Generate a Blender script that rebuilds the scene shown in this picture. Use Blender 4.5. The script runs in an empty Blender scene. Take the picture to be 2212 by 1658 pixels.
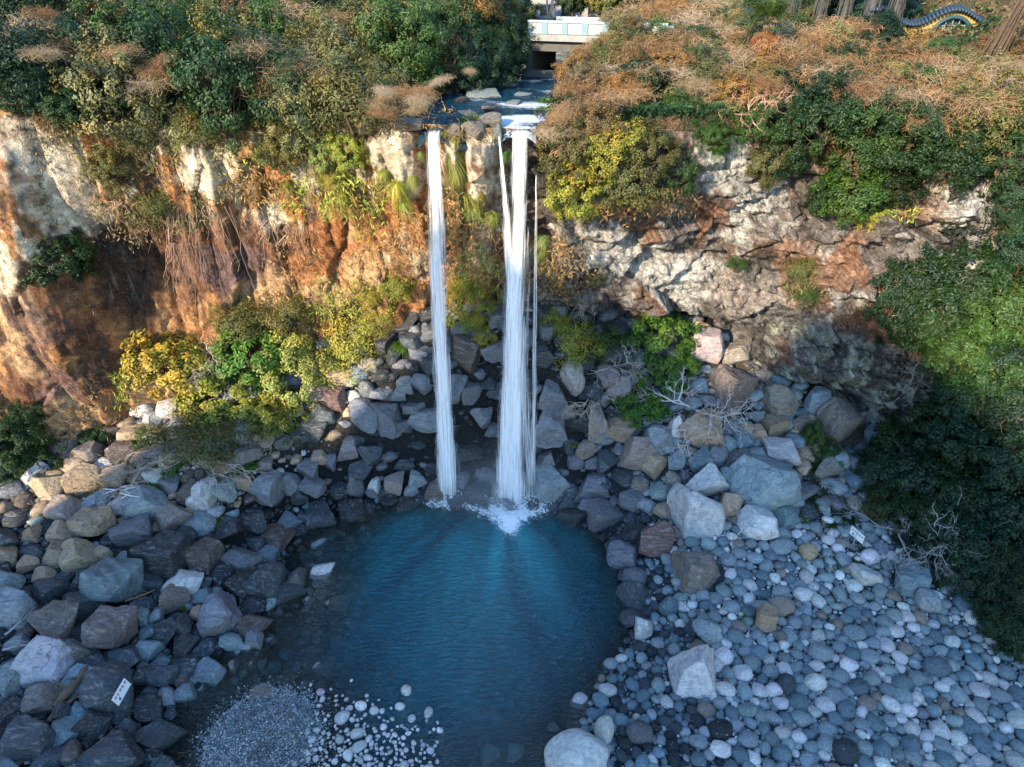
import bpy, math, random
import numpy as np
from mathutils import Vector, Matrix
R = math.radians
random.seed(7); rng = np.random.default_rng(7)
sc = bpy.context.scene
col = sc.collection

# ------------------------------------------------------------------ noise
def _h(ix, iy, iz, seed):
    x = (ix.astype(np.int64)*374761393 + iy.astype(np.int64)*668265263 + iz.astype(np.int64)*2147483647 + seed*974634777) & 0xffffffff
    x = ((x ^ (x >> 13))*1274126177) & 0xffffffff
    x = ((x ^ (x >> 16))*2246822519) & 0xffffffff
    return ((x ^ (x >> 15)) & 0xffffff).astype(np.float64)/0xffffff
def vnoise(p, seed=0):
    p = np.asarray(p, float); i = np.floor(p).astype(np.int64); f = p-i; f = f*f*f*(f*(f*6-15)+10)
    r = 0
    for a in (0, 1):
        wx = f[:, 0] if a else 1-f[:, 0]
        for b in (0, 1):
            wy = f[:, 1] if b else 1-f[:, 1]
            for c in (0, 1):
                wz = f[:, 2] if c else 1-f[:, 2]
                r = r + wx*wy*wz*_h(i[:, 0]+a, i[:, 1]+b, i[:, 2]+c, seed)
    return r*2-1
def fbm(p, o=4, seed=0, gain=.5):
    p = np.asarray(p, float); r = 0; a = 1; s = 0
    for k in range(o):
        r = r + a*vnoise(p*2.03**k+k*17.3, seed+k); s += a; a *= gain
    return r/s
def worley(p, seed=0):
    p = np.asarray(p, float); i = np.floor(p).astype(np.int64)
    f1 = np.full(len(p), 9.); f2 = np.full(len(p), 9.); idv = np.zeros(len(p))
    for a in (-1, 0, 1):
        for b in (-1, 0, 1):
            for c in (-1, 0, 1):
                j = i+np.array([a, b, c])
                q = np.stack([_h(j[:, 0], j[:, 1], j[:, 2], seed+k) for k in (1, 2, 3)], 1)+j
                d = np.linalg.norm(p-q, axis=1); hid = _h(j[:, 0], j[:, 1], j[:, 2], seed+9)
                m = d < f1
                f2 = np.where(m, f1, np.minimum(f2, d)); idv = np.where(m, hid, idv); f1 = np.where(m, d, f1)
    return f1, f2, idv
def worley2(p, seed=0):
    p = np.asarray(p, float); i = np.floor(p).astype(np.int64)
    f1 = np.full(len(p), 9.); f2 = np.full(len(p), 9.); idv = np.zeros(len(p)); dv = np.zeros_like(p)
    for a in (-1, 0, 1):
        for b in (-1, 0, 1):
            for c in (-1, 0, 1):
                j = i+np.array([a, b, c])
                q = np.stack([_h(j[:, 0], j[:, 1], j[:, 2], seed+k) for k in (1, 2, 3)], 1)+j
                e = p-q; d = np.linalg.norm(e, axis=1); hid = _h(j[:, 0], j[:, 1], j[:, 2], seed+9)
                m = d < f1
                f2 = np.where(m, f1, np.minimum(f2, d)); idv = np.where(m, hid, idv); dv = np.where(m[:, None], e, dv); f1 = np.where(m, d, f1)
    return f1, f2, idv, dv
def sst(a, b, x):
    t = np.clip((x-a)/(b-a), 0, 1); return t*t*(3-2*t)
def P3(*a):
    a = np.broadcast_arrays(*[np.asarray(v, float) for v in a]); return np.stack([v.ravel() for v in a], 1)

# ------------------------------------------------------------------ camera (picture units: 2212 x 1658)
CAM = np.array([0., -34.6, 29.8]); PIT = R(31); CP, SP = math.cos(PIT), math.sin(PIT); F = 1500.
def ray(px, py):
    u = px-1106.; v = 829.-py
    return np.array([u, F*CP+v*SP, v*CP-F*SP])
cd = bpy.data.cameras.new("camera"); cam = bpy.data.objects.new("camera", cd); col.objects.link(cam)
cam.location = CAM; cam.rotation_euler = (R(90)-PIT, 0, 0)
cd.sensor_width = 36; cd.lens = 36*F/2212; cd.clip_end = 1000; sc.camera = cam

# ------------------------------------------------------------------ shape of the place
CX = [-80, -40, -30, -25, -20, -13, -6.5, 0, 8, 12.6, 16.8, 22, 24.5, 27, 30, 34, 40, 60]
YF = [-7, -4, -1.6, 1.5, 4.6, 6.3, 6.6, 6.9, 8.2, 8.1, 6.5, 4, 1.8, -3, -9, -16, -28, -60]
YT = [-4, -2, .5, 2, 3.8, 4.2, 2., 1.3, 2.8, 4, 4.2, 2.6, 1.5, .5, -1.5, -8, -20, -50]
ZT = [26, 25.5, 25, 24.3, 22.5, 22.2, 23.1, 22.9, 22.6, 22, 20.4, 20, 21, 20.5, 19.5, 19, 19, 19]
ZF = [5, 5, 4.5, 4.5, 5, 6, 8.6, 9.6, 8.6, 8, 6.5, 4.5, 4, 3, 2.5, 2.5, 2.5, 2.5]
def smooth_tab(tab):
    xs = np.linspace(-80, 60, 1401); ys = np.interp(xs, CX, tab)
    k = np.exp(-np.linspace(-2, 2, 25)**2); k /= k.sum()
    yp = np.pad(ys, 12, mode='edge'); ys = np.convolve(yp, k, 'valid')
    return lambda x: np.interp(x, xs, ys)
fYF, fYT, fZT, fZF = map(smooth_tab, (YF, YT, ZT, ZF))
def cliff_y(x, z):
    zf, zt = fZF(x), fZT(x)
    v = np.clip((z-zf)/(zt-zf), -.3, 1.1)
    w = np.clip(v, 0, 1); w = w*.4+.6*w*w*(3-2*w)
    y = fYF(x)+(fYT(x)-fYF(x))*w
    # undercut shelf right of the falls
    m = sst(2., 5, x)*(1-sst(14, 19, x))
    zc = 9.7-.08*(x-6)
    y = y + m*(2.6*np.exp(-((z-zc+.35)/.8)**2)-1.1*np.exp(-((z-zc-2.6)/1.7)**2))
    # low ledge at the far right
    m = sst(16.5, 18, x)*(1-sst(22, 24, x))
    y = y + m*(1.2*np.exp(-((z-5.2)/.6)**2)-.9*np.exp(-((z-7.6)/1.4)**2))
    return y
def chan(y):       # river channel: centre x and half width
    return np.interp(y, [0, 1.3, 6, 12, 18, 40], [-1.9, -1.9, -1.3, -.9, 2.6, 4]), np.interp(y, [0, 1.3, 6, 12, 18, 40], [3.3, 3.3, 3.0, 3.2, 3.6, 4])
RIVZ = 22.86
def plateau(x, y):
    zt = fZT(x); d = y-fYT(x)
    z = zt+np.clip(d, -1, 30)*.16+sst(20, 45, d)*4.5
    z = z+sst(3, 9, x)*(1-sst(12, 18, x))*sst(0, 6, d)*.9
    z = z+sst(13, 17, x)*sst(0, 5, d)*(23.6-zt)*.8
    c, hw = chan(y); e = np.abs(x-c)-hw
    bed = 22.62+.012*np.clip(y, 0, 99)
    up = sst(-.15, 2.2, e)
    return bed+(np.maximum(z, bed+.5)-bed)*up
POOLP = [(950,1082),(860,1082),(740,1104),(660,1132),(590,1180),(570,1215),(620,1285),(560,1310),(520,1400),(440,1400),(395,1425),(410,1470),(370,1500),(355,1580),(330,1660),(310,1800),(1240,1800),(1245,1660),(1265,1570),(1300,1480),(1360,1400),(1378,1320),(1355,1250),(1335,1195),(1290,1140),(1210,1096),(1155,1085),(1060,1075)]
def flat(px, py, z=0.):
    d = ray(px, py); t = (z-CAM[2])/d[2]; return CAM+d*t
POOL = np.array([flat(a, b)[:2] for a, b in POOLP])
def sdist(x, y):
    p = np.stack([x, y], 1); n = len(POOL); d = np.full(len(p), 1e9); ins = np.zeros(len(p), bool)
    for i in range(n):
        a, b = POOL[i], POOL[(i+1) % n]; ab = b-a
        t = np.clip(((p-a)@ab)/(ab@ab), 0, 1)
        d = np.minimum(d, np.linalg.norm(p-(a+t[:, None]*ab), axis=1))
        cond = ((a[1] > p[:, 1]) != (b[1] > p[:, 1]))
        with np.errstate(divide='ignore', invalid='ignore'):
            xi = (b[0]-a[0])*(p[:, 1]-a[1])/(b[1]-a[1])+a[0]
        ins ^= cond & (p[:, 0] < xi)
    return np.where(ins, -d, d)
GCP = [(100,1500,1.0),(0,1300,2),(0,1600,1.2),(200,1640,.8),(300,1450,.6),(200,1100,3),(0,1100,3.6),(0,1000,4.8),(180,960,4.5),(400,1000,3.8),(300,1250,1.3),(500,950,4.6),(450,870,5.4),(640,1060,1.3),(700,900,5),(700,1000,2.6),(600,1150,.5),(800,1000,2.6),(800,1070,.5),(850,900,4.9),(800,830,6.6),(900,780,8.2),(1000,740,9),
 (1100,760,8.8),(1000,900,5),(1100,1000,1.9),(1050,1060,.4),(1190,770,8.6),(1200,900,5),(1300,1000,2.4),(1250,1075,.4),(1350,740,8.2),(1350,860,5.6),(1500,760,7.6),(1500,900,4.8),(1640,800,6.2),(1650,900,4.6),(1800,880,4.6),(1900,940,3.6),(1700,1010,3.2),(1550,1150,1.6),(1400,1150,.9),(1750,1150,1.9),(1900,1260,1.5),(2212,1450,1.2),(2000,1500,.8),(1500,1400,.5),(1600,1658,.5),(2212,1658,.7),(1400,1500,.35),(1350,1620,.3)]
_g = np.array([np.append(flat(a, b, z)[:2], z) for a, b, z in GCP]+[(28,-3,4.),(29,-10,3.8),(32,-16,4),(28,-18,2.2),(27,-25,2),(36,-30,3),(-32,-14,2),(-34,-4,5),(-30,-25,2),(-20,-45,-2),(0,-55,-3),(20,-45,-1.5),(40,-60,2)])
def _ph(d): return np.sqrt(d*d+.5)
_A = _ph(np.linalg.norm(_g[:, None, :2]-_g[None, :, :2], axis=2))+np.eye(len(_g))*.0
_W = np.linalg.solve(_A, _g[:, 2]-2.)
BAR = flat(565, 1600)
def ground(x, y, rough=True):
    x = np.atleast_1d(np.asarray(x, float)).ravel(); y = np.atleast_1d(np.asarray(y, float)).ravel()
    out = np.empty(len(x))
    for s in range(0, len(x), 60000):
        xs, ys = x[s:s+60000], y[s:s+60000]
        d = np.sqrt((xs[:, None]-_g[None, :, 0])**2+(ys[:, None]-_g[None, :, 1])**2)
        z = 2.+_ph(d)@_W
        sd = sdist(xs, ys)
        zo = np.maximum(z, .12)*sst(-.3, 2.6, sd)+.04
        q = -sd
        deep = np.clip(q*.42, 0, 2.6)
        shal = 1-sst(-10., -6.5, xs+.0*ys)*(1-.75*sst(-12.5, -16.5, ys))
        deep = deep*(1-.72*shal)
        zi = -.04-deep
        z = np.where(sd > 0, zo, zi)
        bar = ((xs-BAR[0])/2.3)**2+((ys-BAR[1])/2.4)**2
        z = np.maximum(z, .34-.36*bar**.8)
        out[s:s+60000] = z
    if rough:
        out = out+.10*fbm(P3(x*.9, y*.9, 0*x), 3, 5)*sst(-.2, .4, out)
    return out
def hit(px, py, off=0., surf='all'):
    d = ray(px, py)
    def test(t):
        p = CAM+d*t[:, None]; x, y, z = p.T
        top = fZT(x); zz = np.clip(z, -2, top); cy = cliff_y(x, zz)
        in_cl = (y > cy-off*.6) & (z <= top+off)
        in_pl = (y > fYT(x)) & (z < plateau(x, y)+off) & (z > 15)
        if surf == 'cliff': return p, in_cl
        if surf == 'plateau': return p, in_pl | (in_cl & (z > 15))
        g = z < ground(x, y, False)+off
        return (p, g) if surf == 'ground' else (p, g & (y < cy) | in_cl | in_pl)
    lo, hi = .012, .075
    for n in (220, 16, 16):
        t = np.linspace(lo, hi, n); p, m = test(t)
        k = int(np.argmax(m)) if m.any() else n-1
        lo, hi = t[max(k-1, 0)], t[k]
    return p[k], t[k]

# ------------------------------------------------------------------ mesh and object helpers
def mesh(name, v, f, mats=(), smooth=True):
    v = np.asarray(v, np.float32); f = np.asarray(f, np.int32)
    me = bpy.data.meshes.new(name)
    me.vertices.add(len(v)); me.vertices.foreach_set('co', v.ravel())
    k = f.shape[1]
    me.loops.add(f.size); me.loops.foreach_set('vertex_index', f.ravel())
    me.polygons.add(len(f)); me.polygons.foreach_set('loop_start', np.arange(len(f), dtype=np.int32)*k)
    me.polygons.foreach_set('loop_total', np.full(len(f), k, np.int32))
    me.polygons.foreach_set('use_smooth', np.full(len(f), smooth))
    for m in mats: me.materials.append(m)
    me.update(calc_edges=True); me.validate()
    return me
def attr(me, name, data, kind='FLOAT'):
    a = me.attributes.new(name, kind, 'POINT')
    if kind == 'FLOAT': a.data.foreach_set('value', np.asarray(data, np.float32).ravel())
    else:
        d = np.asarray(data, np.float32)
        if d.shape[1] == 3: d = np.concatenate([d, np.ones((len(d), 1), np.float32)], 1)
        a.data.foreach_set('color', d.ravel())
def grid_faces(nu, nv):
    i = np.arange(nu-1)[:, None]*nv+np.arange(nv-1)[None, :]
    i = i.ravel(); return np.stack([i, i+nv, i+nv+1, i+1], 1)
def add(name, me, parent=None, loc=None, rot=None, scale=None, color=None):
    o = bpy.data.objects.new(name, me); col.objects.link(o)
    if parent: o.parent = parent
    if loc is not None: o.location = [float(a) for a in loc]
    if rot is not None: o.rotation_euler = [float(a) for a in rot]
    if scale is not None: o.scale = [float(a) for a in scale] if hasattr(scale, '__len__') else (float(scale),)*3
    if color is not None: o.color = (*[float(a) for a in color][:3], 1)
    return o
def tag(o, label=None, cat=None, group=None, kind=None):
    if label: o['label'] = label
    if cat: o['category'] = cat
    if group: o['group'] = group
    if kind: o['kind'] = kind
    return o
class MB:
    """collects boxes, tubes and blades into one mesh"""
    def __init__(s): s.v = []; s.f = []; s.n = 0
    def raw(s, v, f):
        s.v.append(np.asarray(v, float)); s.f += [tuple(int(i)+s.n for i in q) for q in f]; s.n += len(v); return s
    def box(s, a, b, M=None):
        a = np.array(a, float); b = np.array(b, float)
        v = np.array([[x, y, z] for z in (a[2], b[2]) for y in (a[1], b[1]) for x in (a[0], b[0])])
        if M is not None: v = v@np.array(M)[:3, :3].T+np.array(M)[:3, 3]
        return s.raw(v, [(0, 2, 3, 1), (4, 5, 7, 6), (0, 1, 5, 4), (2, 6, 7, 3), (0, 4, 6, 2), (1, 3, 7, 5)])
    def tube(s, pts, rad, k=4, cap=True):
        pts = np.asarray(pts, float); n = len(pts); rad = np.broadcast_to(rad, n)
        d = np.gradient(pts, axis=0); d /= np.linalg.norm(d, axis=1)[:, None]+1e-9
        ref = np.array([.31, .27, .91]) if abs(d[0, 2]) < .8 else np.array([1., .1, .05])
        a = np.cross(d, ref); a /= np.linalg.norm(a, axis=1)[:, None]+1e-9; b = np.cross(d, a)
        th = np.arange(k)/k*2*math.pi
        v = pts[:, None]+rad[:, None, None]*(a[:, None]*np.cos(th)[None, :, None]+b[:, None]*np.sin(th)[None, :, None])
        f = [(i*k+j, i*k+(j+1) % k, (i+1)*k+(j+1) % k, (i+1)*k+j) for i in range(n-1) for j in range(k)]
        if cap: f += [tuple(range(k))[::-1], tuple((n-1)*k+j for j in range(k))]
        return s.raw(v.reshape(-1, 3), f)
    def build(s, name, mats=(), smooth=False):
        me = bpy.data.meshes.new(name); v = np.concatenate(s.v) if s.v else np.zeros((0, 3))
        me.from_pydata(v.tolist(), [], s.f)
        for m in mats: me.materials.append(m)
        if smooth: me.polygons.foreach_set('use_smooth', [True]*len(me.polygons))
        me.update(); return me

# ------------------------------------------------------------------ materials
def newmat(name):
    m = bpy.data.materials.new(name); m.use_nodes = True; nt = m.node_tree; nt.nodes.clear()
    o = nt.nodes.new('ShaderNodeOutputMaterial')
    return m, nt, o
class NT:
    def __init__(s, name):
        s.m, s.nt, s.out = newmat(name)
    def n(s, t, **k):
        nd = s.nt.nodes.new(t)
        for a, v in k.items():
            if a.startswith('i_'): s.set(nd, a[2:], v)
            else: setattr(nd, a, v)
        return nd
    def set(s, nd, key, v):
        key = key.replace('_', ' ') if isinstance(key, str) and key not in nd.inputs else key
        if isinstance(key, str) and key.isdigit(): key = int(key)
        if hasattr(v, 'is_output'): s.nt.links.new(v, nd.inputs[key])
        else: nd.inputs[key].default_value = v
    def link(s, a, b): s.nt.links.new(a, b)
    def noise(s, vec, scale, detail=4, rough=.55, dist=0.):
        nd = s.n('ShaderNodeTexNoise'); s.link(vec, nd.inputs['Vector']); nd.inputs['Scale'].default_value = scale
        nd.inputs['Detail'].default_value = detail; nd.inputs['Roughness'].default_value = rough; nd.inputs['Distortion'].default_value = dist
        return nd.outputs['Fac']
    def ramp(s, fac, stops):
        nd = s.n('ShaderNodeValToRGB'); s.link(fac, nd.inputs[0]); e = nd.color_ramp.elements
        while len(e) < len(stops): e.new(.5)
        for q, (p, c) in zip(e, stops):
            q.position = p; q.color = (c, c, c, 1) if not hasattr(c, '__len__') else (*c[:3], 1)
        return nd.outputs[0]
    def mix(s, fac, a, b, mode='MIX'):
        nd = s.n('ShaderNodeMix', data_type='RGBA', blend_type=mode)
        s.set(nd, 0, fac) if not isinstance(fac, str) else None
        for k, v in ((6, a), (7, b)):
            if hasattr(v, 'is_output'): s.link(v, nd.inputs[k])
            else: nd.inputs[k].default_value = (*v[:3], 1)
        return nd.outputs[2]
    def math(s, op, a, b=0., c=0., clamp=False):
        nd = s.n('ShaderNodeMath', operation=op, use_clamp=clamp)
        for k, v in enumerate((a, b, c)): s.set(nd, k, v)
        return nd.outputs[0]
    def mapping(s, vec, scale=(1, 1, 1), rot=(0, 0, 0), loc=(0, 0, 0)):
        nd = s.n('ShaderNodeMapping'); s.link(vec, nd.inputs[0]); nd.inputs['Scale'].default_value = scale
        nd.inputs['Rotation'].default_value = rot; nd.inputs['Location'].default_value = loc
        return nd.outputs[0]
    def bump(s, h, strength=.5, dist=.05):
        nd = s.n('ShaderNodeBump'); s.link(h, nd.inputs['Height']); nd.inputs['Strength'].default_value = strength; nd.inputs['Distance'].default_value = dist
        return nd.outputs[0]
    def pbr(s, color, rough=.8, normal=None, spec=.3):
        b = s.n('ShaderNodeBsdfPrincipled'); s.set(b, 'Base Color', color if hasattr(color, 'is_output') else (*color[:3], 1))
        s.set(b, 'Roughness', rough); b.inputs['Specular IOR Level'].default_value = spec
        if normal is not None: s.link(normal, b.inputs['Normal'])
        s.link(b.outputs[0], s.out.inputs[0]); return b
def simple(name, color, rough=.7, var=.25, scale=6., spec=.3, bump=.2):
    t = NT(name); tc = t.n('ShaderNodeTexCoord').outputs['Object']
    f = t.noise(tc, scale, 5); c = t.mix(f, [a*(1-var) for a in color], [min(1, a*(1+var)) for a in color])
    t.pbr(c, rough, t.bump(f, bump, .03), spec); return t.m
def rock_mat(name, use_attr, wet=False, striate=True):
    t = NT(name)
    g = t.n('ShaderNodeNewGeometry').outputs['Position']
    if use_attr:
        base = t.n('ShaderNodeAttribute', attribute_name='col').outputs['Color']; vec = g
    else:
        oi = t.n('ShaderNodeObjectInfo'); base = oi.outputs['Color']
        tc = t.n('ShaderNodeTexCoord').outputs['Object']
        ad = t.n('ShaderNodeVectorMath', operation='MULTIPLY_ADD'); t.link(tc, ad.inputs[0]); ad.inputs[1].default_value = (1, 1, 1)
        sc_ = t.n('ShaderNodeVectorMath', operation='SCALE'); sc_.inputs[0].default_value = (37, 53, 71); t.link(oi.outputs['Random'], sc_.inputs['Scale'])
        t.link(sc_.outputs[0], ad.inputs[2]); vec = ad.outputs[0]
    big = t.noise(vec, 1.1, 3); mid = t.noise(vec, 4.5, 6, .65, .5)
    fine = t.noise(g, 14., 5, .7)
    c = t.mix(t.ramp(mid, [(.3, 0), (.72, 1)]), t.mix(1., base, (.55, .56, .6), 'MULTIPLY'), t.mix(1., base, (1.35, 1.3, 1.25), 'MULTIPLY'))
    warm = t.ramp(big, [(.5, 0), (.68, 1)])
    c = t.mix(t.math('MULTIPLY', warm, .4 if striate else .18), c, t.mix(1., base, (1.2, .98, .78), 'MULTIPLY'))
    if striate:
        st = t.noise(t.mapping(vec, (1.2, 5, 9), (.5, .7, .2)), 1.3, 5, .6, .6)
        c = t.mix(t.math('MULTIPLY', t.ramp(st, [(.54, 0), (.66, 1)]), .55), c, t.mix(.45, base, (.62, .58, .52)))
        c = t.mix(t.math('MULTIPLY', t.ramp(st, [(.30, 1), (.42, 0)]), .6), c, (.03, .03, .035))
    # cracks
    vo = t.n('ShaderNodeTexVoronoi', feature='DISTANCE_TO_EDGE'); wv = t.n('ShaderNodeVectorMath', operation='MULTIPLY_ADD')
    t.link(vec, vo.inputs['Vector']); vo.inputs['Scale'].default_value = .9 if not use_attr else 1.1
    nv = t.n('ShaderNodeTexNoise'); t.link(vec, nv.inputs['Vector']); nv.inputs['Scale'].default_value = 2.2
    t.link(nv.outputs['Color'], wv.inputs[0]); wv.inputs[1].default_value = (.6, .6, .6); t.link(vec, wv.inputs[2]); t.link(wv.outputs[0], vo.inputs['Vector'])
    cr = t.math('MULTIPLY', t.ramp(vo.outputs['Distance'], [(0., 1), (.022, 0)]), t.ramp(t.noise(vec, 1.3, 2), [(.48, 0), (.6, 1)]))
    c = t.mix(t.math('MULTIPLY', cr, .6 if striate else .1), c, (.03, .03, .03))
    lich = t.math('MULTIPLY', t.ramp(t.noise(vec, 2.3, 7, .75), [(.6, 0), (.66, 1)]), .5 if not wet else .12)
    c = t.mix(lich, c, (.55, .55, .5))
    spk = t.noise(g, 38., 2, .6); c = t.mix(t.ramp(spk, [(.35, .35), (.5, 0)]), c, (.02, .02, .022)); c = t.mix(t.ramp(spk, [(.58, 0), (.72, .45)]), c, (.5, .5, .48))
    h = t.math('ADD', t.math('MULTIPLY', fine, .7), t.math('SUBTRACT', mid, t.math('MULTIPLY', cr, .5)))
    if striate: h = t.math('ADD', h, t.math('MULTIPLY', st, .8))
    t.pbr(c, t.math('MULTIPLY_ADD', fine, .3, .28 if wet else .62), t.bump(h, .75, .09), .45 if wet else .25)
    return t.m
M = {}
M['rock'] = rock_mat('rock', False)
M['wet_rock'] = rock_mat('wet_rock', False, True)
M['cobble'] = rock_mat('cobble_stone', False, False, False)
M['rubble'] = rock_mat('rubble_stone', True)
M['pebble'] = rock_mat('pebble_stone', True, False, False)
def ground_mat():
    t = NT('ground'); g = t.n('ShaderNodeNewGeometry').outputs['Position']
    base = t.n('ShaderNodeAttribute', attribute_name='col').outputs['Color']
    vo = t.n('ShaderNodeTexVoronoi'); t.link(g, vo.inputs['Vector']); vo.inputs['Scale'].default_value = 7.
    f = t.noise(g, 3., 6, .65)
    c = t.mix(t.ramp(vo.outputs['Distance'], [(.1, 0), (.7, 1)]), t.mix(1., base, (1.5, 1.5, 1.45), 'MULTIPLY'), t.mix(1., base, (.4, .4, .42), 'MULTIPLY'))
    c = t.mix(t.math('MULTIPLY', f, .7), c, t.mix(1., base, (.5, .55, .55), 'MULTIPLY'))
    h = t.math('SUBTRACT', f, vo.outputs['Distance'])
    t.pbr(c, .85, t.bump(h, .8, .12), .2); return t.m
M['ground'] = ground_mat()
def cliff_mat():
    t = NT('cliff_rock'); g = t.n('ShaderNodeNewGeometry').outputs['Position']
    base = t.n('ShaderNodeAttribute', attribute_name='col').outputs['Color']
    str_ = t.noise(t.mapping(g, (1.6, 1.6, .28)), 1.5, 7, .68, .4)
    mot = t.noise(g, 2.6, 8, .72, .3); fine = t.noise(g, 11., 5, .7)
    c = t.mix(t.ramp(mot, [(.32, 0), (.68, 1)]), t.mix(1., base, (.5, .48, .48), 'MULTIPLY'), t.mix(1., base, (1.4, 1.36, 1.3), 'MULTIPLY'))
    c = t.mix(t.math('MULTIPLY', t.ramp(str_, [(.56, 0), (.70, 1)]), .45), c, t.mix(.5, base, (.62, .56, .46)))
    c = t.mix(t.math('MULTIPLY', t.ramp(str_, [(.28, 1), (.43, 0)]), .6), c, t.mix(1., base, (.22, .2, .2), 'MULTIPLY'))
    nv = t.n('ShaderNodeTexNoise'); t.link(g, nv.inputs['Vector']); nv.inputs['Scale'].default_value = .9; nv.inputs['Detail'].default_value = 4
    wv = t.n('ShaderNodeVectorMath', operation='MULTIPLY_ADD'); t.link(nv.outputs['Color'], wv.inputs[0]); wv.inputs[1].default_value = (1.6, 1.6, 1.6); t.link(g, wv.inputs[2])
    vo = t.n('ShaderNodeTexVoronoi', feature='DISTANCE_TO_EDGE'); t.link(t.mapping(wv.outputs[0], (.55, .55, .8)), vo.inputs['Vector']); vo.inputs['Scale'].default_value = 1.
    cr = t.math('MULTIPLY', t.ramp(vo.outputs['Distance'], [(0., 1), (.014, 0)]), t.ramp(t.noise(g, .8, 3), [(.45, 0), (.62, 1)]))
    c = t.mix(t.math('MULTIPLY', cr, .75), c, (.03, .025, .02))
    frac = t.n('ShaderNodeAttribute', attribute_name='frac').outputs['Fac']
    # small fractures: two sizes of broken, slanted cells
    wv2 = t.n('ShaderNodeVectorMath', operation='MULTIPLY_ADD'); n5 = t.n('ShaderNodeTexNoise'); t.link(g, n5.inputs['Vector']); n5.inputs['Scale'].default_value = 2.4; n5.inputs['Detail'].default_value = 3
    t.link(n5.outputs['Color'], wv2.inputs[0]); wv2.inputs[1].default_value = (.55, .55, .55); t.link(g, wv2.inputs[2])
    fr = None
    for sc_, wd in (((1.5, 1.5, 1.1), .05), ((3.6, 3.6, 3.0), .07)):
        v2 = t.n('ShaderNodeTexVoronoi', feature='DISTANCE_TO_EDGE'); t.link(t.mapping(wv2.outputs[0], sc_, (.2, .5, .1)), v2.inputs['Vector']); v2.inputs['Scale'].default_value = 1.
        v3 = t.n('ShaderNodeTexVoronoi'); t.link(t.mapping(wv2.outputs[0], sc_, (.2, .5, .1)), v3.inputs['Vector']); v3.inputs['Scale'].default_value = 1.
        rnd = t.n('ShaderNodeSeparateColor'); t.link(v3.outputs['Color'], rnd.inputs[0])
        e = t.ramp(v2.outputs['Distance'], [(0., 1), (wd, 0)])
        c = t.mix(t.math('MULTIPLY', e, t.math('MULTIPLY', frac, t.ramp(t.noise(g, 1.1, 3), [(.42, 0), (.6, .55)]))), c, (.035, .027, .022))
        c = t.mix(t.math('MULTIPLY', frac, .5), c, t.mix(1., c, t.ramp(rnd.outputs[0], [(0, .5), (1, 1.0)]), 'MULTIPLY'))
        hh = t.math('SUBTRACT', t.math('MULTIPLY', rnd.outputs[1], .5), t.math('MULTIPLY', e, .35)); fr = hh if fr is None else t.math('MULTIPLY_ADD', hh, .5, fr)
    spk = t.noise(g, 9., 6, .75); c = t.mix(t.ramp(spk, [(.36, .65), (.46, 0)]), c, (.04, .03, .025)); c = t.mix(t.ramp(spk, [(.58, 0), (.68, .55)]), c, t.mix(.6, base, (.75, .70, .6)))
    h = t.math('ADD', t.math('MULTIPLY', spk, .8), t.math('ADD', t.math('MULTIPLY', mot, .5), t.math('MULTIPLY', t.math('MULTIPLY', fr, frac), .9)))
    t.pbr(c, .88, t.bump(h, 1., .16), .15); return t.m
M['cliff'] = cliff_mat()
def leaf_mat():
    t = NT('leaf'); oi = t.n('ShaderNodeObjectInfo'); base = oi.outputs['Color']
    lv = t.n('ShaderNodeAttribute', attribute_name='lv').outputs['Fac']; tip = t.n('ShaderNodeAttribute', attribute_name='tip').outputs['Fac']
    c = t.mix(lv, t.mix(1., base, (.45, .52, .5), 'MULTIPLY'), t.mix(1., base, (1.5, 1.42, 1.2), 'MULTIPLY'))
    c = t.mix(t.math('MULTIPLY', tip, .5), c, t.mix(1., base, (2.1, 1.65, .9), 'MULTIPLY'))
    gp_ = t.n('ShaderNodeNewGeometry').outputs['Position']
    c = t.mix(t.ramp(t.noise(gp_, .75, 4, .6), [(.46, 0), (.66, .75)]), c, t.mix(1., c, (1.5, .95, .6), 'MULTIPLY')); c = t.mix(t.ramp(t.noise(gp_, 1.7, 3, .6), [(.36, .6), (.5, 0)]), c, t.mix(1., c, (.45, .6, .5), 'MULTIPLY'))
    b = t.pbr(c, .5, None, .35)
    tr = t.n('ShaderNodeBsdfTranslucent'); t.link(c, tr.inputs[0]); mx = t.n('ShaderNodeMixShader'); mx.inputs[0].default_value = .22
    t.link(b.outputs[0], mx.inputs[1]); t.link(tr.outputs[0], mx.inputs[2]); t.link(mx.outputs[0], t.out.inputs[0]); return t.m
M['leaf'] = leaf_mat()
def twig_mat():
    t = NT('twig'); oi = t.n('ShaderNodeObjectInfo'); g = t.n('ShaderNodeNewGeometry').outputs['Position']
    f = t.noise(g, 5., 4); base = oi.outputs['Color']
    t.pbr(t.mix(f, t.mix(1., base, (.55, .52, .5), 'MULTIPLY'), t.mix(1., base, (1.4, 1.4, 1.4), 'MULTIPLY')), .85, None, .15); return t.m
M['twig'] = twig_mat()
def attr_mat(name, rough=.7, trans=0.):
    t = NT(name); c = t.n('ShaderNodeAttribute', attribute_name='col').outputs['Color']
    b = t.pbr(c, rough, None, .25)
    if trans:
        tr = t.n('ShaderNodeBsdfTranslucent'); t.link(c, tr.inputs[0]); mx = t.n('ShaderNodeMixShader'); mx.inputs[0].default_value = trans
        t.link(b.outputs[0], mx.inputs[1]); t.link(tr.outputs[0], mx.inputs[2]); t.link(mx.outputs[0], t.out.inputs[0])
    return t.m
M['cover'] = attr_mat('ground_cover', .7, .15)
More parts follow.
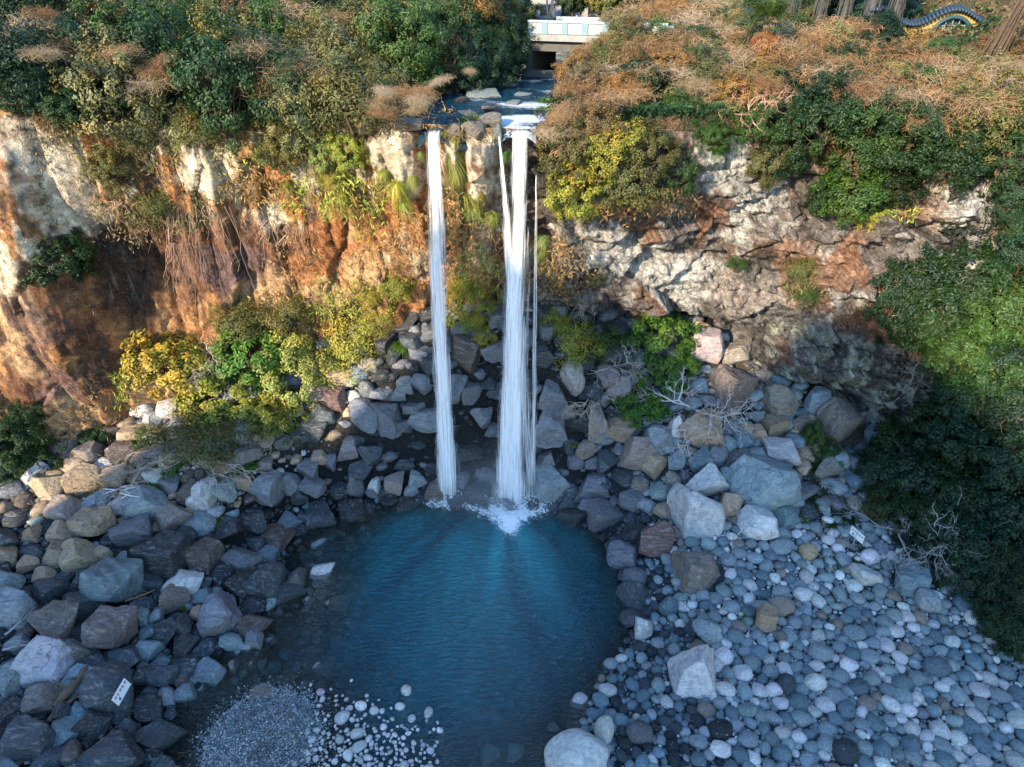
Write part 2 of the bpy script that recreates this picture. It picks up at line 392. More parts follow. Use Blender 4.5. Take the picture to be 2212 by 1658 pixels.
# ------------------------------------------------------------------ light
SUN_EL, SUN_AZ = R(24), (-.58, -.815)       # the sun stands to the left and behind the camera
w = bpy.data.worlds.new("World"); sc.world = w; w.use_nodes = True; wn = w.node_tree.nodes
sk = wn.new('ShaderNodeTexSky'); sk.sky_type = 'NISHITA'; sk.sun_disc = False; sk.sun_elevation = SUN_EL
sk.sun_rotation = math.atan2(SUN_AZ[0], SUN_AZ[1]); sk.air_density = 1.2; sk.dust_density = .1; sk.ozone_density = 4.
bg = wn['Background']; w.node_tree.links.new(sk.outputs[0], bg.inputs[0]); bg.inputs[1].default_value = .15
sl = bpy.data.lights.new("sun", 'SUN'); sl.energy = 3.1; sl.angle = R(1.2); sl.color = (1., .80, .56)
so = bpy.data.objects.new("sun", sl); col.objects.link(so)
sv = Vector((SUN_AZ[0]*math.cos(SUN_EL), SUN_AZ[1]*math.cos(SUN_EL), math.sin(SUN_EL)))
so.rotation_euler = sv.to_track_quat('Z', 'Y').to_euler(); so.location = sv*80
sc.view_settings.view_transform = 'Standard'; sc.view_settings.look = 'None'; sc.view_settings.exposure = 2.0; sc.view_settings.gamma = 1
sc.cycles.max_bounces = 7; sc.cycles.diffuse_bounces = 3; sc.cycles.glossy_bounces = 2; sc.cycles.transmission_bounces = 3
sc.cycles.transparent_max_bounces = 24; sc.cycles.use_denoising = True; sc.cycles.caustics_reflective = False; sc.cycles.caustics_refractive = False

# ------------------------------------------------------------------ ground
def axis(segs):
    return np.unique(np.concatenate([np.arange(a, b, s) for a, b, s in segs]))
gx = axis([(-60, -33, 1.2), (-33, 31, .17), (31, 60, 1.2)]); gy = axis([(-75, -20, 1.2), (-20, 12, .17)])
X, Y = np.meshgrid(gx, gy, indexing='ij'); Z = ground(X, Y)
xf, yf = X.ravel(), Y.ravel()
sd = sdist(xf, yf)
gc = np.empty((len(xf), 3)); beach = sst(3, 9, xf)*(1-sst(-2, 3, yf))
n1 = fbm(P3(xf*.4, yf*.4, 0*xf), 4, 3)
tan_ = np.array([.12, .09, .055]); dark = np.array([.012, .016, .019]); blu = np.array([.05, .07, .08]); grav = np.array([.14, .14, .15]); sub = np.array([.035, .06, .055])
warm = sst(2.2, 3.5, Z)*sst(.0, .4, n1+.3)*(1-.9*sst(-14, -9, xf)*(1-sst(6, 9, xf)))
gc[:] = dark; gc += warm[:, None]*(tan_-gc); gc += beach[:, None]*(blu-gc)
bar = ((xf-BAR[0])/2.3)**2+((yf-BAR[1])/2.4)**2
ub = (sst(-.02, -.12, Z))[:, None]; gc += ub*(sub-gc)
gb = (1-sst(.85, 1.3, bar))[:, None]; gc += gb*(grav-gc)
me = mesh('ground', np.stack([xf, yf, Z], 1), grid_faces(len(gx), len(gy)), [M['ground']])
attr(me, 'col', gc, 'FLOAT_COLOR'); tag(add('ground', me), kind='structure')

# ------------------------------------------------------------------ cliff
def to_wall(px, py):
    p, t = hit(px, py, 0, 'cliff'); return p, t
x = axis([(-80, -34, 1.), (-34, 32, .095), (32, 60, .8)]); NV = 250
v = np.linspace(0, 1, NV); X = np.repeat(x, NV); V = np.tile(v, len(x))
ZT_ = fZT(X); Zc = -1+(ZT_+1)*V
Yc = cliff_y(X, Zc)
p = P3(X, Yc, Zc)
left = 1-sst(-4, 3, X)
def facets(q, seed, amp, slope, crack, cw):
    f1, f2, idv, dl_ = worley2(q, seed)
    gx_ = np.modf(idv*917.3)[0]*2-1; gz_ = np.modf(idv*531.7)[0]*2-1; gy_ = np.modf(idv*271.9)[0]*2-1
    return (idv-.5)*amp+slope*(gx_*dl_[:, 0]+gz_*dl_[:, 2]+.5*gy_*dl_[:, 1])-crack*np.exp(-((f2-f1)/cw)**2)
wq = np.stack([fbm(p*.3, 3, 21), 0*X, fbm(p*.3, 3, 22)], 1)
dl = .7*fbm(p*[.2, .2, .04], 3, 11)+facets(p*[.30, .25, .045]+.22*wq, 31, 1.1, 1.0, .22, .04)+facets(p*[.75, .6, .16]+.25*wq, 33, .26, .45, .07, .05)+facets(p*[1.9, 1.4, .6]+.4*wq, 35, .07, .12, .02, .08)+.06*fbm(p*[.9, .9, .35], 4, 12)
rot_ = np.array([[.95, 0, -.3], [0, 1, 0], [.3, 0, .95]])
dr = facets((p*[.30, .25, .46]+.35*wq)@rot_, 41, 1.25, 1.3, .14, .04)+facets((p*[.75, .6, 1.3]+.5*wq)@rot_, 51, .3, .55, .07, .05)+facets((p*[1.8, 1.5, 3.2]+.5*wq)@rot_, 57, .11, .2, .03, .08)+.3*fbm(p*.28, 3, 13)+.05*fbm(p*1.2, 4, 14)
D = left*dl+(1-left)*dr+.07*fbm(p*[3.1, 3, 2.2], 4, 15)
zz_ = Zc+.05*(X-17)+.35*fbm(p*.6, 2, 90); saw = np.mod(zz_*.75, 1.); mlow = sst(15.3, 17., X)*(1-sst(8.8, 10., Zc))*(1-sst(26, 28, X))
D = D*(1-.55*mlow)+mlow*(.75*(saw-.5)+facets(p*[1.0, .8, .22]+.2*wq, 37, .5, .5, .2, .06))
# blocks and gaps at the lip of the falls
def bump_px(px, py, rx, ry, d):
    c, t = to_wall(px, py); return d*np.exp(-((X-c[0])/(rx*t))**4-((Zc-c[2])/(ry*t*1.1))**4)
for a in [(835,350,45,95,.9),(880,340,22,80,.5),(1035,350,32,110,.9),(985,330,12,60,.3),(1005,400,10,150,-.9),(935,430,26,170,-.7),(1100,430,40,160,-.6),(1170,460,40,170,-1.3),
          (60,560,60,260,1.1),(150,700,40,280,.5),(290,650,60,200,-1.0),(420,620,120,140,-.5),(2040,440,60,70,1.6),(2030,510,75,34,-1.3),(1820,560,45,70,.5),(1740,600,60,90,.3)]:
    D += bump_px(*a)
edge = sst(0, .06, V)*(1-.85*sst(.955, 1., V))
D = D*edge
inlip = ((X > -5.4) & (X < 1.6)); D = np.where(inlip & (V > .97), np.minimum(D, .1), D)
co = np.stack([X, Yc-D, Zc+.10*fbm(p*1.2, 3, 77)*edge], 1)
# cliff colours; the blackest serves streaks and also paints shade under overhangs
C = {'ochre': (.43,.24,.105), 'orange': (.43,.175,.065), 'dark': (.045,.03,.024), 'white': (.74,.67,.52), 'tan': (.56,.37,.20), 'brown': (.17,.08,.045), 'plum': (.15,.10,.10),
     'pink': (.33,.295,.275), 'chalk': (.60,.63,.62), 'grey': (.20,.20,.20), 'mint': (.30,.35,.29), 'rust': (.31,.165,.095), 'shade_stain': (.025,.026,.03)}
C = {k: np.array(a) for k, a in C.items()}
n = fbm(p*[.6, .6, .24], 6, 61, .7); m = fbm(p*[1.3, 1, .4], 6, 63, .7); n3 = fbm(p*[.9, .9, .9]@rot_, 7, 65, .75)
cl = C['ochre']+0*co; stl = fbm(p*[1.5, 1, .13], 5, 88, .65); cl += (sst(.12, .30, stl))[:, None]*(C['tan']-cl)*.55; cl += sst(.0, .3, n)[:, None]*(C['orange']-cl); cl += sst(.08, .24, -n)[:, None]*(C['brown']-cl)*.8; cl += (sst(.24, .34, stl)*sst(10, 16, Zc))[:, None]*(C['white']-cl)*.8; cl += (sst(.18, .30, -fbm(p*[1.0, 1, .10], 5, 87, .65)))[:, None]*(C['dark']-cl)*.85
cl += (sst(.16, .24, m)*sst(12, 17, Zc))[:, None]*(C['white']-cl)*.8
cr_ = C['pink']+0*co; cr_ += sst(.02, .16, n3)[:, None]*(C['chalk']-cr_)*.85; cr_ += sst(.05, .2, n)[:, None]*(C['brown']*1.3-cr_)*.8; cr_ += sst(.08, .2, -n3)[:, None]*(C['grey']*.8-cr_)*.85
lowr = sst(16, 18, X)*(1-sst(9, 10.5, Zc)); cr_ += (lowr*sst(-.25, .2, m))[:, None]*(C['mint']-cr_)*.8
cr_ = cr_*.78
cc = left[:, None]*cl+(1-left)[:, None]*cr_
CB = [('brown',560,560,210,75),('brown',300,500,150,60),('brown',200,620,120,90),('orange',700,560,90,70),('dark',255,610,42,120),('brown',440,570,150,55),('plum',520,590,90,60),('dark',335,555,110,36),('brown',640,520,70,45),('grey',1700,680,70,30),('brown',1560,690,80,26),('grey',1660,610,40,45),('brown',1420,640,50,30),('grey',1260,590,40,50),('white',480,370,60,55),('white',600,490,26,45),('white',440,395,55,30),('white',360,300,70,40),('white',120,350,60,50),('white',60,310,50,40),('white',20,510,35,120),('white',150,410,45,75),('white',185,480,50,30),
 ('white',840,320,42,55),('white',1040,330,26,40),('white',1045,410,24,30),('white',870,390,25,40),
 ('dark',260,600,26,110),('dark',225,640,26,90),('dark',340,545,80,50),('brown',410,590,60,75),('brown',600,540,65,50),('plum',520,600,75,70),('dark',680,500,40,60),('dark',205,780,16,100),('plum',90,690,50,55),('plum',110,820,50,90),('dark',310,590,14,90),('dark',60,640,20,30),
 ('tan',620,640,120,55),('tan',30,700,30,120),('orange',740,520,80,80),('orange',850,470,50,70),('brown',690,420,40,30),('tan',780,575,50,45),('orange',870,680,45,45),('orange',235,885,50,40),('tan',310,860,55,45),('tan',700,640,55,50),('tan',150,920,60,60),('brown',30,830,35,50),('orange',970,520,25,90),('brown',880,600,30,60),('orange',640,590,40,40),
 ('chalk',1560,360,75,65),('chalk',1640,420,55,50),('chalk',1380,560,80,45),('chalk',1500,620,80,45),('chalk',1290,520,50,45),('chalk',1800,650,17,40),('chalk',2060,430,60,50),('chalk',2120,545,30,40),('chalk',1450,600,60,40),('chalk',1590,470,30,50),
 ('rust',1350,460,55,28),('rust',1520,470,24,45),('rust',1690,550,75,45),('rust',1740,610,50,60),('rust',1830,550,32,60),('rust',2000,450,36,26),('rust',1400,510,40,25),('pink',1620,650,90,40),('tan',1450,450,60,25),
 ('shade_stain',1190,420,32,130),('shade_stain',1450,690,180,22),('shade_stain',1300,650,40,24),('shade_stain',2030,500,70,18),('grey',1900,500,28,60),('grey',1640,700,60,20),('shade_stain',1640,560,20,50),('grey',1980,560,60,40),  # black blobs at the undercut, cave and arch paint their shade into the rock
 ('grey',1600,720,60,40),('mint',1690,740,40,40),('mint',1760,740,40,40),('mint',1860,800,45,40),('mint',1930,880,40,60),('brown',1790,660,18,20),('brown',1880,700,60,40),('brown',1720,780,30,40),('pink',1960,760,60,40),('shade_stain',1800,760,8,60)]
wx = X+1.1*fbm(p*.55, 4, 71)+.35*fbm(p*2.2, 3, 72); wz = Zc+1.3*fbm(p*[.6, .6, .4], 4, 73)+.4*fbm(p*[2.4, 2, 1.1], 3, 74)
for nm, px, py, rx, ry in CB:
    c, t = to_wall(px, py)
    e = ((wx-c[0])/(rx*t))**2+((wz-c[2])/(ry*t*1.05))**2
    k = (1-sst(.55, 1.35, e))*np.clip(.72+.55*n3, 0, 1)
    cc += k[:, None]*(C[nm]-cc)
stk = sst(.05, .35, fbm(p*[1.6, 1, .12], 4, 83)); lowz = (1-left)*(1-sst(9.5, 12, Zc)); cc += (stk*lowz*.75)[:, None]*(C['shade_stain']*1.6-cc)
cc += (mlow*sst(-.1, .25, m))[:, None]*(C['grey']*1.1-cc)*.7; cc += (mlow*(1-sst(.04, .16, saw)))[:, None]*(C['shade_stain']-cc)*.9  # recess below each ledge gets its shade painted in black
cc += (mlow*sst(.08, .28, fbm(p*[1.8, 1, .2], 5, 84, .65)))[:, None]*(np.array([.44, .50, .42])-cc)*.8; cc += (mlow*sst(.12, .3, -fbm(p*[1.8, 1, .2], 5, 84, .65)))[:, None]*(C['shade_stain']*1.5-cc)*.85
led = 0*np.exp(-((Zc-5.1-.4*fbm(p*.5, 2, 85))/.22)**2)*sst(15, 17, X)*(1-sst(23, 25, X)); cc += (led*.9)[:, None]*(C['shade_stain']-cc)
hf = fbm(p*[5, 4, 3.2], 4, 81, .7); cc *= np.clip(1+.75*hf, .35, 1.6)[:, None]; cc += (sst(.22, .36, -fbm(p*[3.2, 3, 1.4], 5, 82, .7)))[:, None]*(C['shade_stain']*1.6-cc)*.75
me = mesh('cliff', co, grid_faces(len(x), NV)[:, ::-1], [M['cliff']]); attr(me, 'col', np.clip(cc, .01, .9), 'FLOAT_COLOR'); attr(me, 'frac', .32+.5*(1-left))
tag(add('cliff', me), kind='structure')

# ------------------------------------------------------------------ clifftop ground, river bed included
x = axis([(-80, -34, 1.5), (-34, 36, .3), (36, 75, 1.5)]); vv = np.concatenate([np.linspace(0, 24, 81), np.linspace(26, 70, 18)])
X = np.repeat(x, len(vv)); V = np.tile(vv, len(x))
Y = fYT(X)+V; Z = plateau(X, Y); c, hw = chan(Y); e = np.abs(X-c)-hw
Z = np.where(V == 0, np.where(e > .2, fZT(X), np.minimum(Z, 22.8)), Z)+.15*fbm(P3(X*.6, Y*.6, 0*X), 3, 91)*sst(.3, 2, e)*(V > 0)
n = fbm(P3(X*.5, Y*.5, 0*X), 4, 92)
pc = np.array([.055, .05, .025])+0*P3(X, Y, Z); pc += sst(0, .3, n)[:, None]*(np.array([.16, .09, .045])-pc); pc += (1-sst(-.4, .3, e))[:, None]*(np.array([.05, .06, .065])-pc)
pc += ((1-sst(0, 1.8, V))*(1-sst(3, 5, np.abs(X+3))))[:, None]*(np.array([.42, .32, .24])-pc)*.8
me = mesh('clifftop_ground', P3(X, Y, Z), grid_faces(len(x), len(vv)), [M['ground']]); attr(me, 'col', np.clip(pc, .01, 1), 'FLOAT_COLOR')
tag(add('clifftop_ground', me), kind='structure')

# ------------------------------------------------------------------ hill added out of view to the left, to shade the pool and beach
x = np.linspace(-47, -31, 40); y = np.linspace(-135, -13, 100); X, Y = np.meshgrid(x, y, indexing='ij'); X, Y = X.ravel(), Y.ravel()
e = np.minimum(np.minimum(-33.5-X, -26.5-Y), np.minimum(X+45, Y+135))+1.2*fbm(P3(X*.15, Y*.15, 0*X), 3, 95)
Z = -1+(25+22*sst(-36, -52, Y)+12*sst(-70, -80, Y))*sst(-1., 4., e)+2.0*fbm(P3(X*.1, Y*.1, 0*X), 3, 96)*sst(3, 6, e)
hc = np.array([.10, .08, .05])+0*P3(X, Y, Z)
me = mesh('added_shade_hill', P3(X, Y, Z), grid_faces(40, 100), [M['ground']]); attr(me, 'col', hc, 'FLOAT_COLOR'); tag(add('added_shade_hill', me), kind='structure')

# ------------------------------------------------------------------ water
def water_mat(name, deepc, kind):
    t = NT(name); g = t.n('ShaderNodeNewGeometry').outputs['Position']
    dep = t.n('ShaderNodeAttribute', attribute_name='depth').outputs['Fac']; foam = t.n('ShaderNodeAttribute', attribute_name='foam').outputs['Fac']
    if kind == 'pool':
        rip = t.noise(t.mapping(g, (.8, 2.0, 1)), 2.3, 4, .6, .9); sm = t.noise(t.mapping(g, (1, 2, 1)), 8., 3, .5)
        h = t.math('MULTIPLY_ADD', sm, .16, rip); bn = t.bump(h, 1., .85)
    else:
        rip = t.noise(t.mapping(g, (2.2, .9, 1)), 1.6, 5, .65, 1.2); bn = t.bump(rip, .9, .5)
    aer = t.n('ShaderNodeAttribute', attribute_name='aer').outputs['Fac']
    c = t.mix(t.noise(t.mapping(g, (1, .35, 1)), .45, 4), [a*.75 for a in deepc], [a*1.4 for a in deepc])
    c = t.mix(t.math('MULTIPLY', aer, t.ramp(t.noise(t.mapping(g, (1, .3, 1)), .6, 4, .6), [(.25, .25), (.7, 1)])), c, (.03, .74, .86))
    df = t.n('ShaderNodeBsdfDiffuse'); t.link(c, df.inputs[0]); t.link(bn, df.inputs['Normal'])
    tp = t.n('ShaderNodeBsdfTransparent'); tp.inputs[0].default_value = (.74, .92, .93, 1)
    m1 = t.n('ShaderNodeMixShader'); t.link(dep, m1.inputs[0]); t.link(tp.outputs[0], m1.inputs[1]); t.link(df.outputs[0], m1.inputs[2])
    gl = t.n('ShaderNodeBsdfGlossy'); gl.inputs['Roughness'].default_value = .08; t.link(bn, gl.inputs['Normal'])
    fr = t.n('ShaderNodeFresnel'); fr.inputs[0].default_value = 1.45; t.link(bn, fr.inputs['Normal'])
    m2 = t.n('ShaderNodeMixShader'); t.link(t.math('MULTIPLY', fr.outputs[0], 1.3 if kind == 'pool' else .7, clamp=True), m2.inputs[0]); t.link(m1.outputs[0], m2.inputs[1]); t.link(gl.outputs[0], m2.inputs[2])
    fd = t.n('ShaderNodeBsdfDiffuse'); fd.inputs[0].default_value = (.85, .88, .9, 1) if kind == 'pool' else (.45, .5, .55, 1)
    if kind == 'pool': fn = t.noise(g, 4.2, 7, .75, 1.2)
    else: fn = t.noise(t.mapping(g, (1.0, 1.9, 1)), 3.4, 7, .75, 1.)
    ff = t.math('SUBTRACT', t.math('MULTIPLY_ADD', fn, 2.2, t.math('MULTIPLY', foam, 1.25)), 1.72, clamp=True)
    ff = t.math('MULTIPLY', ff, 3.2, clamp=True)
    m3 = t.n('ShaderNodeMixShader'); t.link(ff, m3.inputs[0]); t.link(m2.outputs[0], m3.inputs[1]); t.link(fd.outputs[0], m3.inputs[2])
    t.link(m3.outputs[0], t.out.inputs[0]); return t.m
M['pool'] = water_mat('pool_water', (.0008, .11, .17), 'pool'); M['river'] = water_mat('river_water', (.01, .06, .10), 'river')
x = axis([(-60, -24, 2), (-24, 13, .25), (13, 60, 2)]); y = axis([(-90, -22, 2), (-22, 4, .25)])
X, Y = np.meshgrid(x, y, indexing='ij'); X, Y = X.ravel(), Y.ravel(); gz = ground(X, Y, False)
dep = 1-np.exp(-np.clip(-gz-.22, 0, 5)*1.1)
fo = np.zeros(len(X))
for px, py, rx, ry in [(968,1070,60,32),(1105,1092,95,42),(1040,1085,60,20),(1150,1075,50,26),(1100,1105,60,36),(1100,1125,30,40)]:
    c = flat(px, py); t = 29.8/979; fo = np.maximum(fo, np.exp(-((X-c[0])/(rx*t))**2-((Y-c[1])/(ry*t*1.4))**2))
me = mesh('pool_water', P3(X, Y, 0*X), grid_faces(len(x), len(y)), [M['pool']]); attr(me, 'depth', dep*.95); attr(me, 'foam', fo)
ang_ = np.arctan2(X+.9, 2.2-Y); fan_ = fbm(P3(ang_*7, 0*X, np.hypot(X+.9, Y-2.2)*.05), 3, 121); attr(me, 'aer', np.clip(.72+.9*fan_, .1, 1.1)*np.exp(-(((X+1.8)/7.)**2+(np.minimum(Y-.5, 0)/9.5)**2)))
tag(add('pool_water', me), kind='structure')
y = axis([(1.05, 20, .12), (20, 45, 1)]); u = np.linspace(-1, 1, 41); Y = np.repeat(y, 41); U = np.tile(u, len(y)); c, hw = chan(Y)
X = c+U*(hw+.35); X = np.where(Y < 2.6, np.clip(X, -4.7, 1.2), X); Z = RIVZ+.012*Y-.30*np.exp(-np.clip(Y-1.05, 0, 9)/.35)+.03*fbm(P3(X, Y*1.3, 0*X), 3, 99)
nr = fbm(P3(X*.35, Y*.5, 0*X), 3, 101)
not_ = np.maximum(np.exp(-((X+3.87)/.62)**4), np.exp(-((X-.28)/.95)**4)); Z = Z-.6*(1-not_)*(1-sst(1.5, 2.6+.5*nr, Y))
fo = .26+.8*nr+.25*sst(-.2, .8, U)-.25*sst(.0, -.8, U)*sst(4, 8, Y)
me = mesh('river_water', P3(X, Y, Z), grid_faces(len(y), 41)[:, ::-1], [M['river']]); attr(me, 'depth', 0*X+.75); attr(me, 'foam', fo); attr(me, 'aer', 0*X)
tag(add('river_water', me), kind='structure')

# ------------------------------------------------------------------ waterfalls
def fall_mat():
    t = NT('falling_water'); uv = t.n('ShaderNodeAttribute', attribute_name='st').outputs['Vector']
    al = t.n('ShaderNodeAttribute', attribute_name='al').outputs['Fac']
    s1 = t.noise(t.mapping(uv, (9, .16, 1)), 1.6, 4, .6); s2 = t.noise(t.mapping(uv, (26, .35, 1)), 1.6, 3, .6)
    s = t.math('ADD', t.math('MULTIPLY', s1, .62), t.math('MULTIPLY', s2, .38))
    a = t.math('ADD', t.math('MULTIPLY_ADD', s, 4.6, -2.3), t.math('MULTIPLY_ADD', al, 2.3, -1.30), clamp=True)
    a = t.math('MULTIPLY', a, t.math('MULTIPLY', al, 3., clamp=True), clamp=True)
    df = t.n('ShaderNodeBsdfDiffuse'); df.inputs[0].default_value = (.97, .98, .99, 1); trl = t.n('ShaderNodeBsdfTranslucent'); trl.inputs[0].default_value = (.97, .98, .99, 1)
    m0 = t.n('ShaderNodeMixShader'); m0.inputs[0].default_value = .3; t.link(df.outputs[0], m0.inputs[1]); t.link(trl.outputs[0], m0.inputs[2])
    tp = t.n('ShaderNodeBsdfTransparent'); mx = t.n('ShaderNodeMixShader'); t.link(a, mx.inputs[0]); t.link(tp.outputs[0], mx.inputs[1]); t.link(m0.outputs[0], mx.inputs[2])
    t.link(mx.outputs[0], t.out.inputs[0]); return t.m
M['fall'] = fall_mat()
def strand(xs, zs, ws, y0, y1, layers, dens, seed, nu=44, nv=110):
    """one falling curtain: centre x, z and width along the drop; it slides over the lip, then drops; several folded sheets one behind another"""
    vs, fs, st, al = [], [], [], []; k = 0
    for L in range(layers):
        s = np.linspace(-.07, 1, nv); u = np.linspace(-1, 1, nu); sp = np.clip(s, 0, 1)
        xc = np.interp(sp, np.linspace(0, 1, len(xs)), xs); zc = np.interp(sp, np.linspace(0, 1, len(zs)), zs); w = np.interp(sp, np.linspace(0, 1, len(ws)), ws)*(1-.12*L)
        zc = zc-.25*np.exp(-((s-.0)/.02)**2)*0+np.where(s < 0, .10*(1-np.exp(s*60)), 0)
        yy = y0+(y1-y0)*np.minimum(1, np.sqrt(np.maximum(zs[0]-zc, 0)/7.))+np.where(s < 0, -s*16., 0)
        S, U = np.meshgrid(s, u, indexing='ij'); S, U = S.ravel(), U.ravel()
        fray = .22*fbm(P3(S*7+seed, 0*S+L*3.3, np.sign(U)*2.), 3, seed+L)*sst(0, .25, S)+.10*fbm(P3(S*2+seed, U*1.5, 0*S+L), 2, seed+40)
        X = np.repeat(xc, nu)+U*np.repeat(w, nu)/2; Z = np.repeat(zc, nu)-.10*np.abs(vnoise(P3(U*3+L, 0*S, 0*S+seed), 3))*(S < .02)
        fold = .22*fbm(P3(U*2.2*np.repeat(w, nu)+seed, S*1.4, 0*S+L*5), 3, seed)*sst(0, .12, S)
        Y = np.repeat(yy, nu)-.12*np.cos(U*1.5)+fold+(L-layers/2)*.16*sst(0, .15, S)
        a = np.exp(-(np.abs(U+fray*np.sign(U))*1.42)**2.4)*dens*(.82+.2*sst(.2, .75, S))
        a = a*(1-.5*sst(.90, 1., S)*np.abs(vnoise(P3(U*4, S*0+L, 0*S), seed)))*sst(-.07, -.03, S)
        vs.append(P3(X, Y, Z)); fs.append(grid_faces(nv, nu)+k); k += nv*nu
        st.append(P3(U*np.repeat(w, nu)*.55+seed*3.1+L*7.7, -Z*.9+Y*.9*(S < 0), 0*S+L)); al.append(a)
    return np.concatenate(vs), np.concatenate(fs), np.concatenate(st), np.concatenate(al)
def fall_mesh(name, parts):
    V, Fc, S, A = [], [], [], []; k = 0
    for pr in parts:
        v, f, s, a = strand(**pr); V.append(v); Fc.append(f+k); S.append(s); A.append(a); k += len(v)
    me = mesh(name, np.concatenate(V), np.concatenate(Fc), [M['fall']])
    a = me.attributes.new('st', 'FLOAT_VECTOR', 'POINT'); a.data.foreach_set('vector', np.concatenate(S).astype(np.float32).ravel()); attr(me, 'al', np.concatenate(A)); return me
def puff(cx, cy, cz, r, n, seed):
    g = np.random.default_rng(seed); vs, fs, k = [], [], 0
    for i in range(n):
        a = g.uniform(0, 2*math.pi); rr = r*g.uniform(.1, 1)**.7; s = g.uniform(.02, .11)
        c = np.array([cx+rr*math.cos(a)*1.2, cy+rr*math.sin(a)*.6, cz+abs(g.normal(0, .42))*(1.15-rr/r)])
        d = g.normal(size=(3, 3)); d /= np.linalg.norm(d, axis=1)[:, None]; vs.append(c+d*s*[1, 1, .6]); fs.append([k, k+1, k+2]); k += 3
    return np.concatenate(vs), np.array(fs)
M['foam'] = simple('foam', (.86, .9, .92), .6, .05)
fa = tag(add('waterfall', fall_mesh('waterfall', [dict(xs=[-3.87,-3.9,-4.0,-4.05,-4.12], zs=[22.75,19,13,6,.0], ws=[1.35,1.65,1.7,1.95,2.4], y0=1.02, y1=.25, layers=3, dens=.93, seed=3)])), 'single white cascade falling from the left notch of the cliff lip', 'waterfall')
fb = tag(add('waterfall', fall_mesh('waterfall', [dict(xs=[.42,.33,.12,.0,-.05], zs=[22.75,19,13,6,.0], ws=[1.5,1.75,2.2,2.9,3.7], y0=1.0, y1=.1, layers=4, dens=.97, seed=5),
      dict(xs=[-.62,-.25,.0,.0,-.05], zs=[22.6,19,13,6,.0], ws=[.3,.8,1.3,2.,3.], y0=1.0, y1=.0, layers=2, dens=.9, seed=8), dict(xs=[.85,.8,.72,.9,1.25], zs=[18,15,10,5,.2], ws=[.4,.8,1.,1.2,1.5], y0=.5, y1=.2, layers=2, dens=.7, seed=9)])), 'widest white cascade with a forked top right of the mossy rock columns', 'waterfall')
fc = tag(add('waterfall', fall_mesh('waterfall', [dict(xs=[1.23,1.25,1.3,1.3,1.3], zs=[20.6,17,12,7,.8], ws=[.25,.45,.65,.8,1.1], y0=.9, y1=.4, layers=2, dens=.75, seed=11)])), 'thinnest strand of falling water beside the bush overhanging the lip', 'waterfall')
for o, (cx, cy, r, n) in ((fa, (-4.1, .15, 1.5, 1500)), (fb, (-.05, -.1, 2.4, 3600)), (fc, (1.3, .3, 1.0, 600))):
    v, f = puff(cx, cy, .05, r, n, n); add('foam', mesh('foam', v, f, [M['foam']]), o)

# ------------------------------------------------------------------ spray hanging round the foot of the falls
def mist_mat():
    t = NT('mist'); tc = t.n('ShaderNodeTexCoord').outputs['Object']; ln = t.n('ShaderNodeVectorMath', operation='LENGTH'); t.link(tc, ln.inputs[0])
    k = t.math('POWER', t.math('SUBTRACT', 1., ln.outputs['Value'], clamp=True), 1.5); nz = t.ramp(t.noise(tc, 2.2, 3), [(.3, .3), (.7, 1)])
    pv = t.n('ShaderNodeVolumePrincipled'); pv.inputs['Color'].default_value = (.93, .96, .98, 1); t.link(t.math('MULTIPLY', t.math('MULTIPLY', k, nz), .2), pv.inputs['Density'])
    t.link(pv.outputs[0], t.out.inputs['Volume']); t.m.cycles.volume_sampling = 'MULTIPLE_IMPORTANCE' if hasattr(t.m, 'cycles') else None; return t.m
M['mist'] = mist_mat(); sc.cycles.volume_step_rate = 2.; sc.cycles.volume_max_steps = 48; sc.cycles.volume_bounces = 1
import bmesh
def ball(name):
    bm_ = bmesh.new(); bmesh.ops.create_icosphere(bm_, subdivisions=3, radius=1); me = bpy.data.meshes.new(name); bm_.to_mesh(me); bm_.free(); me.materials.append(M['mist']); return me
ms = add('mist', ball('mist'), None, (-.9, -.2, .6), None, (6.0, 3.0, 5.0)); tag(ms, 'pale spray drifting round the foot of the cascades', 'mist', None, 'stuff')
# ------------------------------------------------------------------ rocks
def ico(sub):
    import bmesh
    bm = bmesh.new(); bmesh.ops.create_icosphere(bm, subdivisions=sub, radius=1)
    v = np.array([q.co[:] for q in bm.verts]); f = np.array([[q.index for q in a.verts] for a in bm.faces]); bm.free(); return v, f
ICO = {k: ico(k) for k in (1, 2, 3, 4, 5)}
def rock_shape(seed, sub, angular=True):
    g = np.random.default_rng(seed); v, f = ICO[sub]; v = v.copy()
    if angular:
        # a block cut by a few planes
        npl = g.integers(7, 11)
        for k in range(npl):
            n = g.normal(size=3); n /= np.linalg.norm(n); d = g.uniform(.42, .70)
            if k < 3: n = np.eye(3)[k]*g.choice([-1, 1])+g.normal(size=3)*.18; n /= np.linalg.norm(n); d = g.uniform(.45, .62)
            e = v@n-d; m = e > 0; v[m] -= (e[m]*.97)[:, None]*n
        v += v/np.linalg.norm(v, axis=1)[:, None]*(.035*fbm(v*1.6+seed, 3, seed)+.04*fbm(v*4+seed, 4, seed+1))[:, None]
        v += (.018*np.sign(np.sin((v@g.normal(size=3))*9+2*vnoise(v*2, seed)))*(vnoise(v*2.5, seed+3) > 0))[:, None]*v
    else:
        v = v*(1+.20*fbm(v*.9+seed, 2, seed))[:, None]
        for k in range(5):
            n = g.normal(size=3); n /= np.linalg.norm(n); d = g.uniform(.72, .95); e = v@n-d; m = e > 0; v[m] -= (e[m]*.75)[:, None]*n
        v += (.02*fbm(v*4+seed, 3, seed+2))[:, None]*v
    v -= (v.max(0)+v.min(0))/2; v /= (v.max(0)-v.min(0))/2
    return v, f
NA, NC = 14, 10
BOULD = [mesh('boulder', *rock_shape(100+i, 5), [M['rock']]) for i in range(NA)]
BWET = [m.copy() for m in BOULD]
